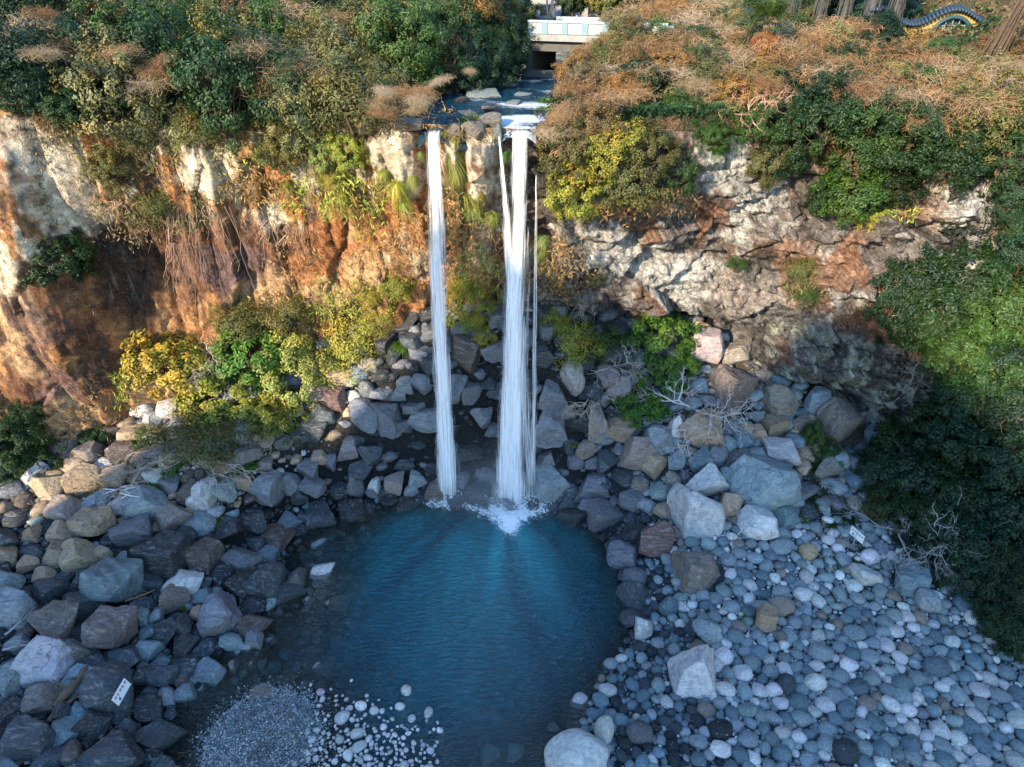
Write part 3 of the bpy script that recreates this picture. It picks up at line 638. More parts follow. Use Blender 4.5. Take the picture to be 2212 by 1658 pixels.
for m in BWET: m.materials[0] = M['wet_rock']
BSML = [mesh('boulder', *rock_shape(100+i, 4), [M['rock']]) for i in range(NA)]
BSMW = [m.copy() for m in BSML]
for m in BSMW: m.materials[0] = M['wet_rock']
COBB = [mesh('cobble', *rock_shape(300+i, 4, False), [M['cobble']]) for i in range(NC)]
LOW = [rock_shape(100+i, 2) for i in range(NA)]; LOWC = [rock_shape(300+i, 2, False) for i in range(NC)]
RC = {'d': (.036,.054,.066), 'p': (.14,.155,.175), 't': (.36,.275,.18), 'w': (.60,.61,.59), 'b': (.11,.085,.07), 'g': (.225,.285,.30), 'k': (.012,.020,.027), 'u': (.13,.20,.23), 'r': (.16,.10,.085), 'i': (.30,.265,.255), 'n': (.23,.20,.17)}
CN = {'d': 'dark blue-grey', 'p': 'purplish grey', 't': 'tan', 'w': 'pale whitish', 'b': 'dark brown', 'g': 'mid grey', 'k': 'near-black wet', 'u': 'slate blue', 'r': 'reddish brown', 'i': 'pinkish', 'n': 'light brown'}
# picture x, y, width, height, colour, kind of shape (a angular, c rounded)
HR = """110,1052,67,73,t;182,1045,63,67,t;247,1032,67,53,t;264,1092,50,37,w;210,1085,50,35,g;314,1089,87,67,g;438,1072,50,67,w;485,1062,53,50,g;401,1069,47,50,b;371,998,45,45,t;444,998,37,30,t;481,1012,40,32,t;334,1032,37,40,w;434,1027,27,30,b;525,1038,37,37,t;568,1052,70,60,p;628,1042,45,47,p;665,1018,47,47,p;645,1072,37,30,d;595,1075,37,37,d;678,1052,50,40,p;672,921,67,57,d;698,898,53,40,d;725,865,45,60,r;578,957,35,30,t;615,955,35,28,p;652,938,43,37,d;692,988,40,25,t;712,1002,30,37,p
1011,761,64,67,b;909,828,43,40,p;876,831,37,37,p;792,841,37,37,p;824,856,43,30,p;859,850,33,28,p;784,892,60,67,p;839,898,60,73,p;896,888,43,33,p;869,925,47,37,p;749,968,43,43,i;772,955,30,28,d;799,977,57,40,d;782,1018,50,50,d;772,1045,40,47,p;853,1045,40,53,i;806,1048,27,30,w;804,1067,25,27,p;888,1060,30,30,g;899,1032,40,30,g;936,1062,57,40,b;1020,1068,84,44,k;1016,851,50,47,p;1040,898,50,43,p;1173,768,43,45,d;1193,850,60,53,p;1190,917,77,73,p;1213,891,53,47,p;1188,1042,76,70,g;1227,963,40,33,d;1265,970,42,38,n;1180,988,37,30,p;1244,998,37,27,p;1280,1002,37,25,p;1274,1052,67,53,p;1227,1089,43,22,d;1287,1092,70,30,p;1290,905,47,80,n;1330,845,57,47,i;1307,815,53,43,i;1234,815,50,70,i;1381,972,75,70,n;1421,948,57,67,g;1417,1008,63,47,t;1334,925,60,50,t;1461,918,40,47,w;1461,998,40,45,g;1431,1062,50,27,g;1364,1082,57,40,p
1590,851,96,100,n;1680,865,70,75,n;1757,870,67,52,g;1590,771,72,60,n;1526,751,66,80,i;1623,818,27,30,i;1814,928,84,104,n;1677,925,60,42,t;1690,972,72,55,w;1516,925,90,64,t;1640,938,32,37,t;1633,898,40,23,g;1730,918,37,40,n;1647,1049,124,112,g;1523,1045,82,58,w;1505,1105,97,108,w;1577,1088,50,57,t;1547,985,50,43,p;1590,998,50,47,p;1513,998,50,50,u;1567,1032,37,50,u;1784,1015,60,40,n;1635,1133,77,66,w;1887,945,45,47,u;1627,985,70,27,g
207,1134,77,73,t;291,1151,83,63,p;67,1152,40,40,t;134,1154,50,50,t;120,1201,50,57,t;174,1204,70,73,t;358,1208,96,96,k;441,1204,67,63,b;521,1208,87,37,p;575,1261,77,73,d;638,1253,47,57,p;695,1234,53,30,w;251,1268,102,112,u;394,1263,77,43,w;478,1331,80,112,p;97,1244,47,30,t;110,1284,67,53,d;20,1264,60,60,g;30,1321,80,94,g;117,1351,94,84,n;174,1318,84,60,d;244,1365,90,105,n;374,1304,60,55,n;311,1335,33,50,g;341,1335,27,47,g;361,1368,53,63,k;398,1358,37,57,d;421,1325,33,27,t;321,1405,50,50,u;551,1388,30,40,g;498,1385,53,28,g;458,1452,57,50,u;401,1498,50,43,u;695,1448,47,37,i;95,1440,120,110,w;240,1490,108,112,d;317,1535,70,47,k;200,1568,70,50,k;67,1598,90,84,d;240,1630,130,75,d;137,1545,33,53,d;274,1575,37,37,d;105,1645,67,40,d;95,1515,80,60,n;20,1480,50,70,g;354,1465,57,47,d;40,1395,60,40,g;170,1415,60,40,n;20,1200,45,45,t;60,1225,40,35,t;330,1260,45,40,d;440,1290,50,35,u;225,1200,35,35,t;260,1215,40,30,g
1068,1553,33,40,w,c;1095,1522,20,27,w,c;1120,1518,17,15,d,c;1252,1515,37,28,w,c;1056,1639,40,43,w;1117,1627,37,35,w;1247,1632,128,74,w,c;1304,1582,37,70,w,c;1381,1582,53,45,p,c;1195,1572,23,15,w,c;1314,1492,37,23,w,c;1371,1251,47,47,p,c;1344,1208,60,57,p;1417,1168,75,75,r;1307,1124,85,58,p;1394,1361,43,53,w;1444,1311,40,45,u,c;1495,1450,115,120,w
1520,1232,104,85,n;1653,1341,47,57,t;1526,1365,67,45,g;1877,1204,38,34,w,c;1871,1244,55,42,w;1968,1258,76,68,u;2003,1304,40,50,g;1747,1194,34,42,t,c;1690,1181,50,25,g,c;1734,1284,37,30,w,c;1687,1311,50,40,n,c;1827,1625,55,45,d,c;1774,1411,50,35,g,c;1697,1481,35,50,d,c;1760,1475,45,33,w,c;1670,1491,33,30,w,c;2024,1441,55,37,u,c;1557,1578,50,35,k,c;1844,1368,45,30,g,c;1500,1360,40,30,d,c"""
rocks = []      # dicts: pos, radii, colour key, shape, wet
def put(px, py, w_, h_, ck, sh):
    # place so that the rock's middle sits on the ray, partly sunk in the ground
    d = ray(px, py); t0 = hit(px, py, 0, 'ground')[1]
    for _ in range(3):
        rz = h_*t0/2*1.04; pnt, t1 = hit(px, py, .30*rz, 'ground'); t0 = t1
    rx = w_*t0/2*1.12; rz = h_*t0/2*1.12
    ry = .5*(rx+rz)*.95
    return dict(pos=pnt, r=np.array([rx, ry, rz]), c=ck, sh=sh)
for ln in HR.replace('\n', ';').split(';'):
    a = ln.split(','); q = put(*map(float, a[:4]), a[4], a[5] if len(a) > 5 else 'a'); q['hand'] = True; rocks.append(q)
for q in rocks:  # the submerged and wet ones
    q['wet'] = q['c'] in 'dkpu' and q['pos'][0] < 7
class Grid:
    def __init__(s, cell=.6): s.c = cell; s.d = {}
    def ok(s, x, y, r, k=.82):
        R_ = int((r+2.4)/s.c)+1; i0, j0 = int(x//s.c), int(y//s.c)
        for i in range(i0-R_, i0+R_+1):
            for j in range(j0-R_, j0+R_+1):
                for (a, b, q) in s.d.get((i, j), ()):
                    if (a-x)**2+(b-y)**2 < (k*(q+r))**2: return False
        return True
    def add(s, x, y, r): s.d.setdefault((int(x//s.c), int(y//s.c)), []).append((x, y, r))
G = Grid()
for q in rocks: G.add(q['pos'][0], q['pos'][1], q['r'][:2].mean())
def zone_colour(x, y, z, beach, g):
    near = math.exp(-((x+1)/9)**2)*(1 if y > -3 else .3)
    if beach:
        return 'gwgggugugwwgguwn'[g.integers(0, 16)] if x > 9 or g.random() < .3 else 'dduugudk'[g.integers(0, 8)]
    if x < -9 and y > -5 and z > 2: return 'tttwwgnnbp'[g.integers(0, 10)]
    if x < -9: return 'dddkkkudbg'[g.integers(0, 10)]
    if x > 8: return 'nnggtgupdu'[g.integers(0, 10)]
    return 'ppdkdkkdpd'[g.integers(0, 10)]
# sizes from large to small, dropped where they fit
def in_view(x, y, z, m=60):
    d = np.stack([x, y, z], -1)-CAM; f = d[..., 1]*CP-d[..., 2]*SP; up = d[..., 2]*CP+d[..., 1]*SP
    px = 1106+F*d[..., 0]/f; py = 829-F*up/f
    return (px > -m) & (px < 2212+m) & (py > -m) & (py < 1658+m+40), px, py
nn = 230000
xs = rng.uniform(-34, 30, nn); ys = rng.uniform(-21, 10, nn); zs = ground(xs, ys, False)
iv, px, py = in_view(xs, ys, zs)
sd = sdist(xs, ys); ok = iv & (sd > -.25) & (ys < cliff_y(xs, fZF(xs))+.6)
bar = ((xs-BAR[0])/2.3)**2+((ys-BAR[1])/2.4)**2; ok &= bar > 1.4
slope = (px > 1870) & (py < 1130) | (px-1950 > (py-1130)*.95+60) | (xs > 25.5)
ok &= ~slope
xs, ys, zs, px, py = xs[ok], ys[ok], zs[ok], px[ok], py[ok]
line = 1330+.0*py; beachm = (px > 1380) & (py > 1120) & (py > 1120+(1800-px)*.0) | (px > 1250) & (py > 1340)
n = len(xs); order = np.linspace(0, 1, n)
gg = np.random.default_rng(5)
for i in range(n):
    b = bool(beachm[i]); s = order[i]
    x, y = xs[i], ys[i]
    if b:
        big = .34 if px[i] > 1500 else .30
        r = big*(1-s)**2.1+.06
        if x < 8.5: r *= .9
    else:
        r = .80*(1-s)**1.9+.10
        if x > 8: r *= .85
        elif x > -9: r = .85*(1-s)**1.4+.14
    r *= gg.uniform(.75, 1.15)
    if not G.ok(x, y, r, .80 if b else .60 if -9 < x < 8 and y > 0 else .72): continue
    G.add(x, y, r)
    ck = zone_colour(x, y, zs[i], b, gg); sh = 'c' if b else 'a'
    a = gg.uniform(.75, 1.3); rr = np.array([r*a**.5*1.1, r/a**.5*1.05, r*gg.uniform(.55, .85)])
    rocks.append(dict(pos=np.array([x, y, zs[i]+.18*rr[2]]), r=rr, c=ck, sh=sh, hand=False, beach=b, wet=(ck in 'dkpu' and not b)))
# pebbles on and round the bar at the near edge of the pool
for i in range(900):
    px_, py_ = gg.normal(800, 85), gg.normal(1625, 42)
    if i < 30: px_, py_ = gg.normal(740, 40), gg.normal(1530, 30)
    p = flat(px_, py_, .02); r = (.30*(gg.random())**3.0+.07)
    if ((p[0]-BAR[0])/2.0)**2+((p[1]-BAR[1])/2.0)**2 < 1 or px_ > 950: continue
    if not G.ok(p[0], p[1], r, .9): continue
    G.add(p[0], p[1], r); a = gg.uniform(.8, 1.25)
    rocks.append(dict(pos=p+np.array([0, 0, .1*r]), r=np.array([r*a, r/a, r*.7]), c='www'[gg.integers(0, 3)], sh='c', hand=False, beach=True, wet=False, bar=True))
# stones under the clear shallows on the left
for i in range(420):
    px_, py_ = gg.uniform(560, 800), gg.uniform(1090, 1330)
    if i > 260: px_, py_ = gg.uniform(420, 760), gg.uniform(1330, 1500)
    p = flat(px_, py_, -.15); gz_ = float(ground(p[0], p[1], False)[0]); r = .50*gg.random()**1.6+.16
    if gz_ > -.05 or gz_ < -1.3 or not G.ok(p[0], p[1], r, .75): continue
    G.add(p[0], p[1], r)
    rocks.append(dict(pos=np.array([p[0], p[1], gz_+.05]), r=np.array([r*1.2, r, min(r*.5, -gz_*.8)]), c='ngdu'[gg.integers(0, 4)], sh='a', hand=False, beach=False, wet=True, sub=True))
def pxsize(q):
    return max(q['r'][0], q['r'][2])/np.linalg.norm(q['pos']-CAM)
A = [q for q in rocks if q['sh'] == 'a']; Cc = [q for q in rocks if q['sh'] == 'c']
for L in (A, Cc): L.sort(key=lambda q: (-1 if q.get('hand') else 0, -pxsize(q)))
inv = lambda q: bool(in_view(*[np.array([v]) for v in q['pos']], 15)[0][0])
def split(L, n):
    a = [q for q in L if inv(q)]; return a[:n], a[n:]+[q for q in L if not inv(q)]
A1, A2 = split(A, 295); C1, C2 = split(Cc, 295)

# landmarks used to tell one rock from another
LM = []
for nm, px, py in [('left cascade', 968, 1040), ('wide cascade', 1105, 1060), ('gravel bar', 565, 1600), ('notice on a post', 1842, 1185), ('leaning notice', 276, 1500), ('white dead branch', 1520, 860), ('biggest grey boulder', 1647, 1049),
                   ('yellow-green thicket', 470, 900), ('bleached driftwood', 285, 1069), ('white lobed boulder', 1247, 1632), ('lichen-white boulder', 95, 1440), ('vine-capped block', 1814, 928), ('striped purple block', 478, 1331), ('dark-topped pale block', 1495, 1450), ('grassy cliff foot', 60, 1010), ('right slope bushes', 2080, 1330), ('bright green bush', 1400, 870), ('black waterline boulder', 1020, 1068)]:
    LM.append((nm, hit(px, py, 0, 'ground')[0]))
LMR = {(1020,1068): 'black wet boulder at the waterline between the two cascades', (1647,1049): 'biggest rounded grey boulder on the right, cracked across its face', (1247,1632): 'white lobed boulder at the near edge of the pool', (95,1440): 'large boulder blotched white with lichen beside two logs', (1814,928): 'square brown block capped with dry grey vines', (478,1331): 'tall purple block with vertical stripes standing in the shallows', (1495,1450): 'large pale block with a dark top among dark cobbles',
       (240,1490): 'dark blue boulder that the white notice leans on', (725,865): 'rounded reddish brown rock at the right end of the thicket', (1505,1105): 'large flat-topped whitish block on the right bank', (1590,851): 'large brown boulder with one tan side below the cliff', (358,1208): 'largest black striped boulder of the left bank', (695,1448): 'lone pinkish stone rising from open water near the gravel bar', (1417,1168): 'red-brown boulder at the right edge of the pool', (1011,761): 'brown leaf-strewn boulder high between the cascades', (1188,1042): 'large rounded cracked grey boulder at the foot of the wide cascade'}
def relation(p, o):
    d = p-o; a, b = d[0], d[1]
    if abs(a) > abs(b)*.9: return 'right of' if a > 0 else 'left of'
    return 'behind' if b > 0 else 'in front of'
def size_word(q):
    r = q['r'][:2].mean(); return 'huge' if r > 1.25 else 'large' if r > .85 else 'middling' if r > .5 else 'small' if r > .28 else 'tiny'
def shape_word(q):
    a = q['r'][0]/q['r'][2]; return 'flat' if a > 1.75 else 'upright' if a < .85 else 'blocky' if q['sh'] == 'a' else 'rounded'
ORD = ['', 'second ', 'third ', 'fourth ', 'fifth ', 'sixth ', 'seventh ', 'eighth ']
def label_all(L, noun):
    cls = {}
    for q in L:
        lm = min(LM, key=lambda m: np.linalg.norm(m[1][:2]-q['pos'][:2])); d = np.linalg.norm(lm[1][:2]-q['pos'][:2])
        key = (size_word(q), CN[q['c']], shape_word(q), noun, relation(q['pos'], lm[1]), lm[0]); cls.setdefault(key, []).append((d, q))
    for k, v in cls.items():
        v.sort(key=lambda a: a[0])
        for i, (d, q) in enumerate(v):
            if len(v) == 1: q['label'] = f"{k[0]} {k[1]} {k[2]} {k[3]} {k[4]} the {k[5]}"
            elif i < 6: q['label'] = f"{k[0]} {k[1]} {k[2]} {k[3]} {k[4]} the {k[5]}, {ORD[i]}nearest" if i else f"{k[0]} {k[1]} {k[2]} {k[3]} {k[4]} the {k[5]}, nearest"
            else: q['label'] = f"{k[0]} {k[1]} {k[2]} {k[3]} far {k[4]} the {k[5]}"
label_all(A1, 'boulder'); label_all(C1, 'cobble')
HK = [tuple(map(float, ln.split(',')[:2])) for ln in HR.replace('\n', ';').split(';')]
hand = [q for q in rocks if q.get('hand')]
for q, k in zip(hand, HK):
    for a, s in LMR.items():
        if a == (int(k[0]), int(k[1])): q['label'] = s
def jit(c, g, a=.18):
    c = np.array(c)*g.uniform(1-a, 1+a)*g.uniform(.8, 1.15); return np.clip(c*(1+g.normal(0, .025, 3)), .008, .9)
gg = np.random.default_rng(8)
for L, noun in ((A1, 'boulder'), (C1, 'cobble')):
    for i, q in enumerate(L):
        if noun == 'boulder':
            big = q['r'].max() > .7; pool_ = (BWET if q['wet'] else BOULD) if big else (BSMW if q['wet'] else BSML); me = pool_[gg.integers(0, NA)]
        else: me = COBB[gg.integers(0, NC)]
        rz = gg.choice([0, math.pi])+gg.uniform(-.25, .25) if q.get('hand') else gg.uniform(0, 6.28)
        o = add(noun, me, None, q['pos'], (gg.uniform(-.15, .15), gg.uniform(-.2, .2), rz), q['r'], jit(RC[q['c']], gg))
        grp = ('boulders heaped on the left bank' if q['pos'][0] < -8 else 'boulders heaped behind the cascades' if q['pos'][0] < 6 else 'boulders below the right cliff') if noun == 'boulder' else ('pale pebbles beside the gravel bar' if q.get('bar') else 'rounded cobbles of the right beach')
        tag(o, q['label'], noun, grp)
def merged(name, L, low, mat, g):
    V, Fc, K, n = [], [], [], 0
    for q in L:
        v, f = low[g.integers(0, len(low))]; a, b = g.uniform(0, 6.28), g.uniform(-.3, .3)
        Rz = np.array(Matrix.Rotation(a, 3, 'Z')@Matrix.Rotation(b, 3, 'X'))
        V.append((v*q['r'])@Rz.T+q['pos']); Fc.append(f+n); n += len(v); K.append(np.repeat(jit(RC[q['c']], g)[None], len(v), 0))
    me = mesh(name, np.concatenate(V), np.concatenate(Fc), [mat]); attr(me, 'col', np.concatenate(K), 'FLOAT_COLOR')
    return tag(add(name, me), kind='stuff')
tag(merged('rubble', A2, LOW, M['rubble'], gg), 'loose smaller rubble filling gaps between the boulders', 'rubble')
tag(merged('pebbles', C2, LOWC, M['pebble'], gg), 'smaller pebbles filling gaps between the beach cobbles', 'pebbles')
# grit of the gravel bar
L = []
for i in range(10500):
    a = gg.uniform(0, 6.28); rr = gg.random()**.5*1.08 if i < 9000 else 1.02+abs(gg.normal(0, .16)); x, y = BAR[0]+2.3*rr*math.cos(a), BAR[1]+2.4*rr*math.sin(a)
    if rr > 1.5: continue
    z = max(float(.34-.36*rr**1.6), -.02); r = gg.uniform(.02, .05); L.append(dict(pos=np.array([x+(.9*gg.random()**2 if i % 4 == 0 else 0), y-(.5*gg.random()**2 if i % 4 == 0 else 0), z+.02]), r=np.array([r, r, r*.7]), c='ggugw'[gg.integers(0, 5)]))
tag(merged('gravel', L, [ICO[1]], M['pebble'], gg), 'grey gravel mound rising from the shallow water', 'gravel')
# ------------------------------------------------------------------ plant shapes
def leaves(centres, outs, n_each, spread, length, width, g, up=.35, droop=0.):
    """many small leaf blades (each a bent quad); returns verts, faces, shade value per vertex, tip value per vertex"""
    c = np.repeat(centres, n_each, 0); o = np.repeat(outs, n_each, 0); n = len(c)
    off = g.normal(size=(n, 3)); off /= np.linalg.norm(off, axis=1)[:, None]; off *= (g.random(n)**.45)[:, None]
    p = c+off*spread
    nrm = off*.8+o*.7+np.array([0, 0, up])+g.normal(0, .35, (n, 3)); nrm /= np.linalg.norm(nrm, axis=1)[:, None]
    d = np.cross(nrm, g.normal(size=(n, 3))); d[:, 2] -= droop; d /= np.linalg.norm(d, axis=1)[:, None]+1e-9
    s = np.cross(nrm, d); L = length*g.uniform(.6, 1.3, n)[:, None]; W = width*g.uniform(.7, 1.2, n)[:, None]
    v = np.stack([p-d*L*.5, p+s*W*.5+nrm*W*.12, p+d*L*.5, p-s*W*.5+nrm*W*.12], 1).reshape(-1, 3)
    f = np.arange(4*n).reshape(-1, 4)
    cl = np.repeat(g.random(len(centres)), n_each); lv = np.clip(.55*g.random(n)+.45*cl, 0, 1)
    tip = (g.random(n) < .22)*np.clip(o[:, 2]+.3, 0, 1)
    return v, f, np.repeat(lv, 4), np.repeat(tip, 4)
def crown(seed, clumps, each, spread, length, width, flat_=1., hollow=.55, bottom=-.75, name='foliage', droop=0.):
    g = np.random.default_rng(seed); c = []
    while len(c) < clumps:
        d = g.normal(size=3); d /= np.linalg.norm(d)
        if d[2] < bottom: continue
        k = 1+.42*vnoise(d[None]*1.9+seed*3.1, seed)[0]+.17*g.normal(); c.append(d*k*(hollow+(1-hollow)*g.random()**.4))
    c = np.array(c)*[1, 1, flat_]; o = c/np.linalg.norm(c, axis=1)[:, None]
    v, f, lv, tip = leaves(c, o, each, spread, length, width, g, droop=droop)
    me = mesh(name, v, f, [M['leaf']], False); attr(me, 'lv', lv); attr(me, 'tip', tip); return me, c
def branches(seed, ends, base=(0, 0, -1.), r0=.05, k=4, wob=.12):
    g = np.random.default_rng(seed); b = MB()
    for e in ends:
        s = np.linspace(0, 1, 6)[:, None]; base_ = np.array(base)+g.normal(0, .06, 3)*[1, 1, 0]
        mid = np.array([e[0]*.35, e[1]*.35, base_[2]*.4+e[2]*.6])
        p = (1-s)**2*base_+2*s*(1-s)*mid+s*s*np.array(e)+g.normal(0, wob, (6, 3))*(s*(1-s)*3)
        b.tube(p, r0*(1-.8*s[:, 0])*g.uniform(.5, 1.1), k, False)
    return b
def twiggy(seed, n=9, depth=4, spread=.9, up=.9, r0=.045):
    """bare branching shrub"""
    g = np.random.default_rng(seed); b = MB()
    def grow(p, d, L, r, k):
        q = [p]; m = d.copy()
        for i in range(3):
            m = m+g.normal(0, .22, 3); m /= np.linalg.norm(m); q.append(q[-1]+m*L/3)
        b.tube(q, np.linspace(r, r*.62, 4), 3 if k else 5, False)
        if k < depth:
            for i in range(g.integers(2, 4)):
                e = m+g.normal(0, .55, 3); e /= np.linalg.norm(e); grow(np.array(q[g.integers(2, 4)]), e, L*g.uniform(.6, .85), r*.58, k+1)
    for i in range(n):
        a = g.uniform(0, 6.28); d = np.array([math.cos(a)*spread, math.sin(a)*spread, up*g.uniform(.4, 1.2)]); d /= np.linalg.norm(d)
        grow(np.array([0, 0, -.9])*1., d, g.uniform(.45, .75), r0*g.uniform(.6, 1.1), 0)
    return b
def tangle(seed, n=420, rad=.0072, flat_=.45):
    """heap of dry curling vine stems"""
    g = np.random.default_rng(seed); V, Fc, k = [], [], 0
    for i in range(n):
        a = g.uniform(0, 6.28); rr = g.random()**.5*.95
        p = np.array([rr*math.cos(a), rr*math.sin(a), 0]); d = g.normal(size=3)*[1, 1, .35]; d /= np.linalg.norm(d); q = []
        curl = g.normal(0, .45, 3)
        for j in range(9):
            top = flat_*(1.05-.75*(p[0]**2+p[1]**2)); p[2] = top*(g.uniform(.55, 1.15) if j == 0 else 0)+(p[2] if j else 0)
            q.append(p.copy()); d = d+np.cross(d, curl)*.6+g.normal(0, .25, 3)+np.array([0, 0, -.07+.5*(top*.85-p[2])]); d /= np.linalg.norm(d); p = p+d*.13
        q = np.array(q); t = np.gradient(q, axis=0); t /= np.linalg.norm(t, axis=1)[:, None]; s = np.cross(t, g.normal(size=3)); s /= np.linalg.norm(s, axis=1)[:, None]+1e-9; u = np.cross(t, s)
        r = rad*g.uniform(.5, 1.2)
        ring = np.stack([q+s*r, q-s*r*.5+u*r*.87, q-s*r*.5-u*r*.87], 1).reshape(-1, 3)
        f = [(m*3+j, m*3+(j+1) % 3, m*3+3+(j+1) % 3, m*3+3+j) for m in range(8) for j in range(3)]
        V.append(ring); Fc.append(np.array(f)+k); k += len(ring)
    return mesh('stems', np.concatenate(V), np.concatenate(Fc), [M['twig']], False)
def grass(seed, n=420, length=1., droop=1.0, width=.017):
    g = np.random.default_rng(seed); V, Fc, LV, k = [], [], [], 0
    for i in range(n):
        a = g.uniform(0, 6.28); r = g.random()*.22; p0 = np.array([r*math.cos(a), r*math.sin(a), 0]); out = np.array([math.cos(a), math.sin(a), 0])*g.uniform(.25, 1.)
        L = length*g.uniform(.55, 1.1); s = np.linspace(0, 1, 5)[:, None]; sid = np.array([-math.sin(a), math.cos(a), 0])*width*g.uniform(.6, 1.3)
        p = p0+out*L*s*(.45+.55*s)+np.array([0, 0, 1])*L*(s*.95-droop*s*s*g.uniform(.6, 1.2))
        w_ = np.array([.7, 1, .85, .5, .08])[:, None]
        V.append(np.stack([p-sid*w_, p+sid*w_], 1).reshape(-1, 3)); Fc.append(np.array([(2*j, 2*j+1, 2*j+3, 2*j+2) for j in range(4)])+k); k += 10; LV.append(np.full(10, g.random()))
    me = mesh('blades', np.concatenate(V), np.concatenate(Fc), [M['leaf']], False); attr(me, 'lv', np.concatenate(LV)); attr(me, 'tip', np.concatenate(LV)*0); return me
CR = {}
for i in range(4):
    CR['s', i] = crown(400+i, 150, 84, .19, .088, .042)            # dense, small leaved
    CR['m', i] = crown(420+i, 95, 85, .22, .125, .06, .9)          # larger glossy leaves
for i in range(3):
    CR['y', i] = crown(440+i, 85, 60, .30, .11, .036, .9, .35)      # airy, pale
    CR['h', i] = crown(460+i, 110, 80, .20, .10, .045, 1.15, .6, -1.01)   # hanging curtain of leaves
STEM = {}
for k, (me, c) in CR.items():
    STEM[k] = branches(hash(k[0])%7+k[1] if False else ord(k[0])+k[1], c[::max(1, len(c)//16)]*.85, r0=.045).build('stem', [M['twig']])
TW = [twiggy(500+i).build('branches', [M['twig']]) for i in range(3)]
TWS = [twiggy(520+i, 9, 5, 1.1, .5, .032).build('branches', [M['twig']]) for i in range(2)]
TG = [tangle(540+i) for i in range(5)]
GR = [grass(560+i) for i in range(3)]; GRL = [grass(570+i, 360, 1., 1.75, .02) for i in range(2)]
LC = {'dg': (.014,.044,.013), 'g': (.034,.085,.018), 'bg': (.065,.165,.026), 'yg': (.21,.24,.045), 'y': (.24,.215,.038), 'lg': (.23,.29,.085), 'ol': (.105,.115,.04), 'br': (.14,.105,.055), 'tg': (.014,.046,.024), 'pg': (.16,.18,.085), 'or': (.235,.15,.055)}
LN = {'dg': 'dark green', 'g': 'green', 'bg': 'bright green', 'yg': 'yellow-green', 'y': 'golden yellow', 'lg': 'light green', 'ol': 'olive', 'br': 'brownish', 'tg': 'deep bluish green', 'pg': 'pale dusty green', 'or': 'orange-brown'}
gp = np.random.default_rng(21)
SHRUBS = []
def shrub(px, py, w_, h_, ck, kind='s', label=None, name='shrub', cat='shrub', group=None, surf='all', pos=None, t=None, out=.25, stems=True):
    if pos is None: pos, t = hit(px, py, 0, surf)
    rx, rz = w_*t/2*1.08, h_*t/2*1.1; ry = .5*(rx+rz)
    d = ray(px, py); d = d/np.linalg.norm(d); c = pos-d*out*ry
    key = (kind, int(gp.integers(0, 4 if kind in 'sm' else 3)))
    root = add(name, None, None, c-np.array([0, 0, rz*.9]))
    sc_ = np.array([rx, ry, rz])/1.06
    fo = add('foliage', CR[key][0], root, (0, 0, rz*.9), (gp.uniform(-.15, .15), gp.uniform(-.15, .15), gp.uniform(0, 6.28)), (sc_[:2].mean() if abs(rx-ry)/rx < .35 else sc_[0], sc_[:2].mean() if abs(rx-ry)/rx < .35 else sc_[1], sc_[2]), jit(LC[ck], gp, .2))
    if abs(rx-ry)/rx >= .35: fo.rotation_euler[2] = gp.choice([0, math.pi])+gp.uniform(-.2, .2)
    if stems: s = add('stem', STEM[key], root, (0, 0, rz*.9), fo.rotation_euler, fo.scale, jit((.10, .075, .05), gp))
    q = dict(o=root, pos=c, ck=ck, w=rx*2, name=name); SHRUBS.append(q)
    tag(root, label, cat, group); return root
def bare(px, py, w_, h_, colr, label, spread=0, group=None, name='bare_shrub'):
    pos, t = hit(px, py+h_*.25); r = w_*t/2*1.05; rz = h_*t/2*1.05
    root = add(name, None, None, pos); me = (TWS if spread else TW)[gp.integers(0, 2)]
    add('branches', me, root, (0, 0, rz*.85), (0, 0, gp.uniform(0, 6.28)), (r, r, rz), colr); tag(root, label, 'bare shrub', group); return root
def tuft(px, py, s, ck, label=None, hang=False, group='grass tufts', surf='all', fern=False):
    pos, t = hit(px, py, 0, surf); me = (GRL if hang else GR)[gp.integers(0, 2)]; L = s*t*(.66 if hang else .62)
    o = add('grass_tuft', me, None, pos+np.array([0, -.12, 0]), (R(20) if hang else 0, 0, gp.uniform(0, 6.28)), (L*.75 if hang else L, L*.75 if hang else L, L), jit(LC[ck], gp)); tag(o, label, 'grass', group); return o
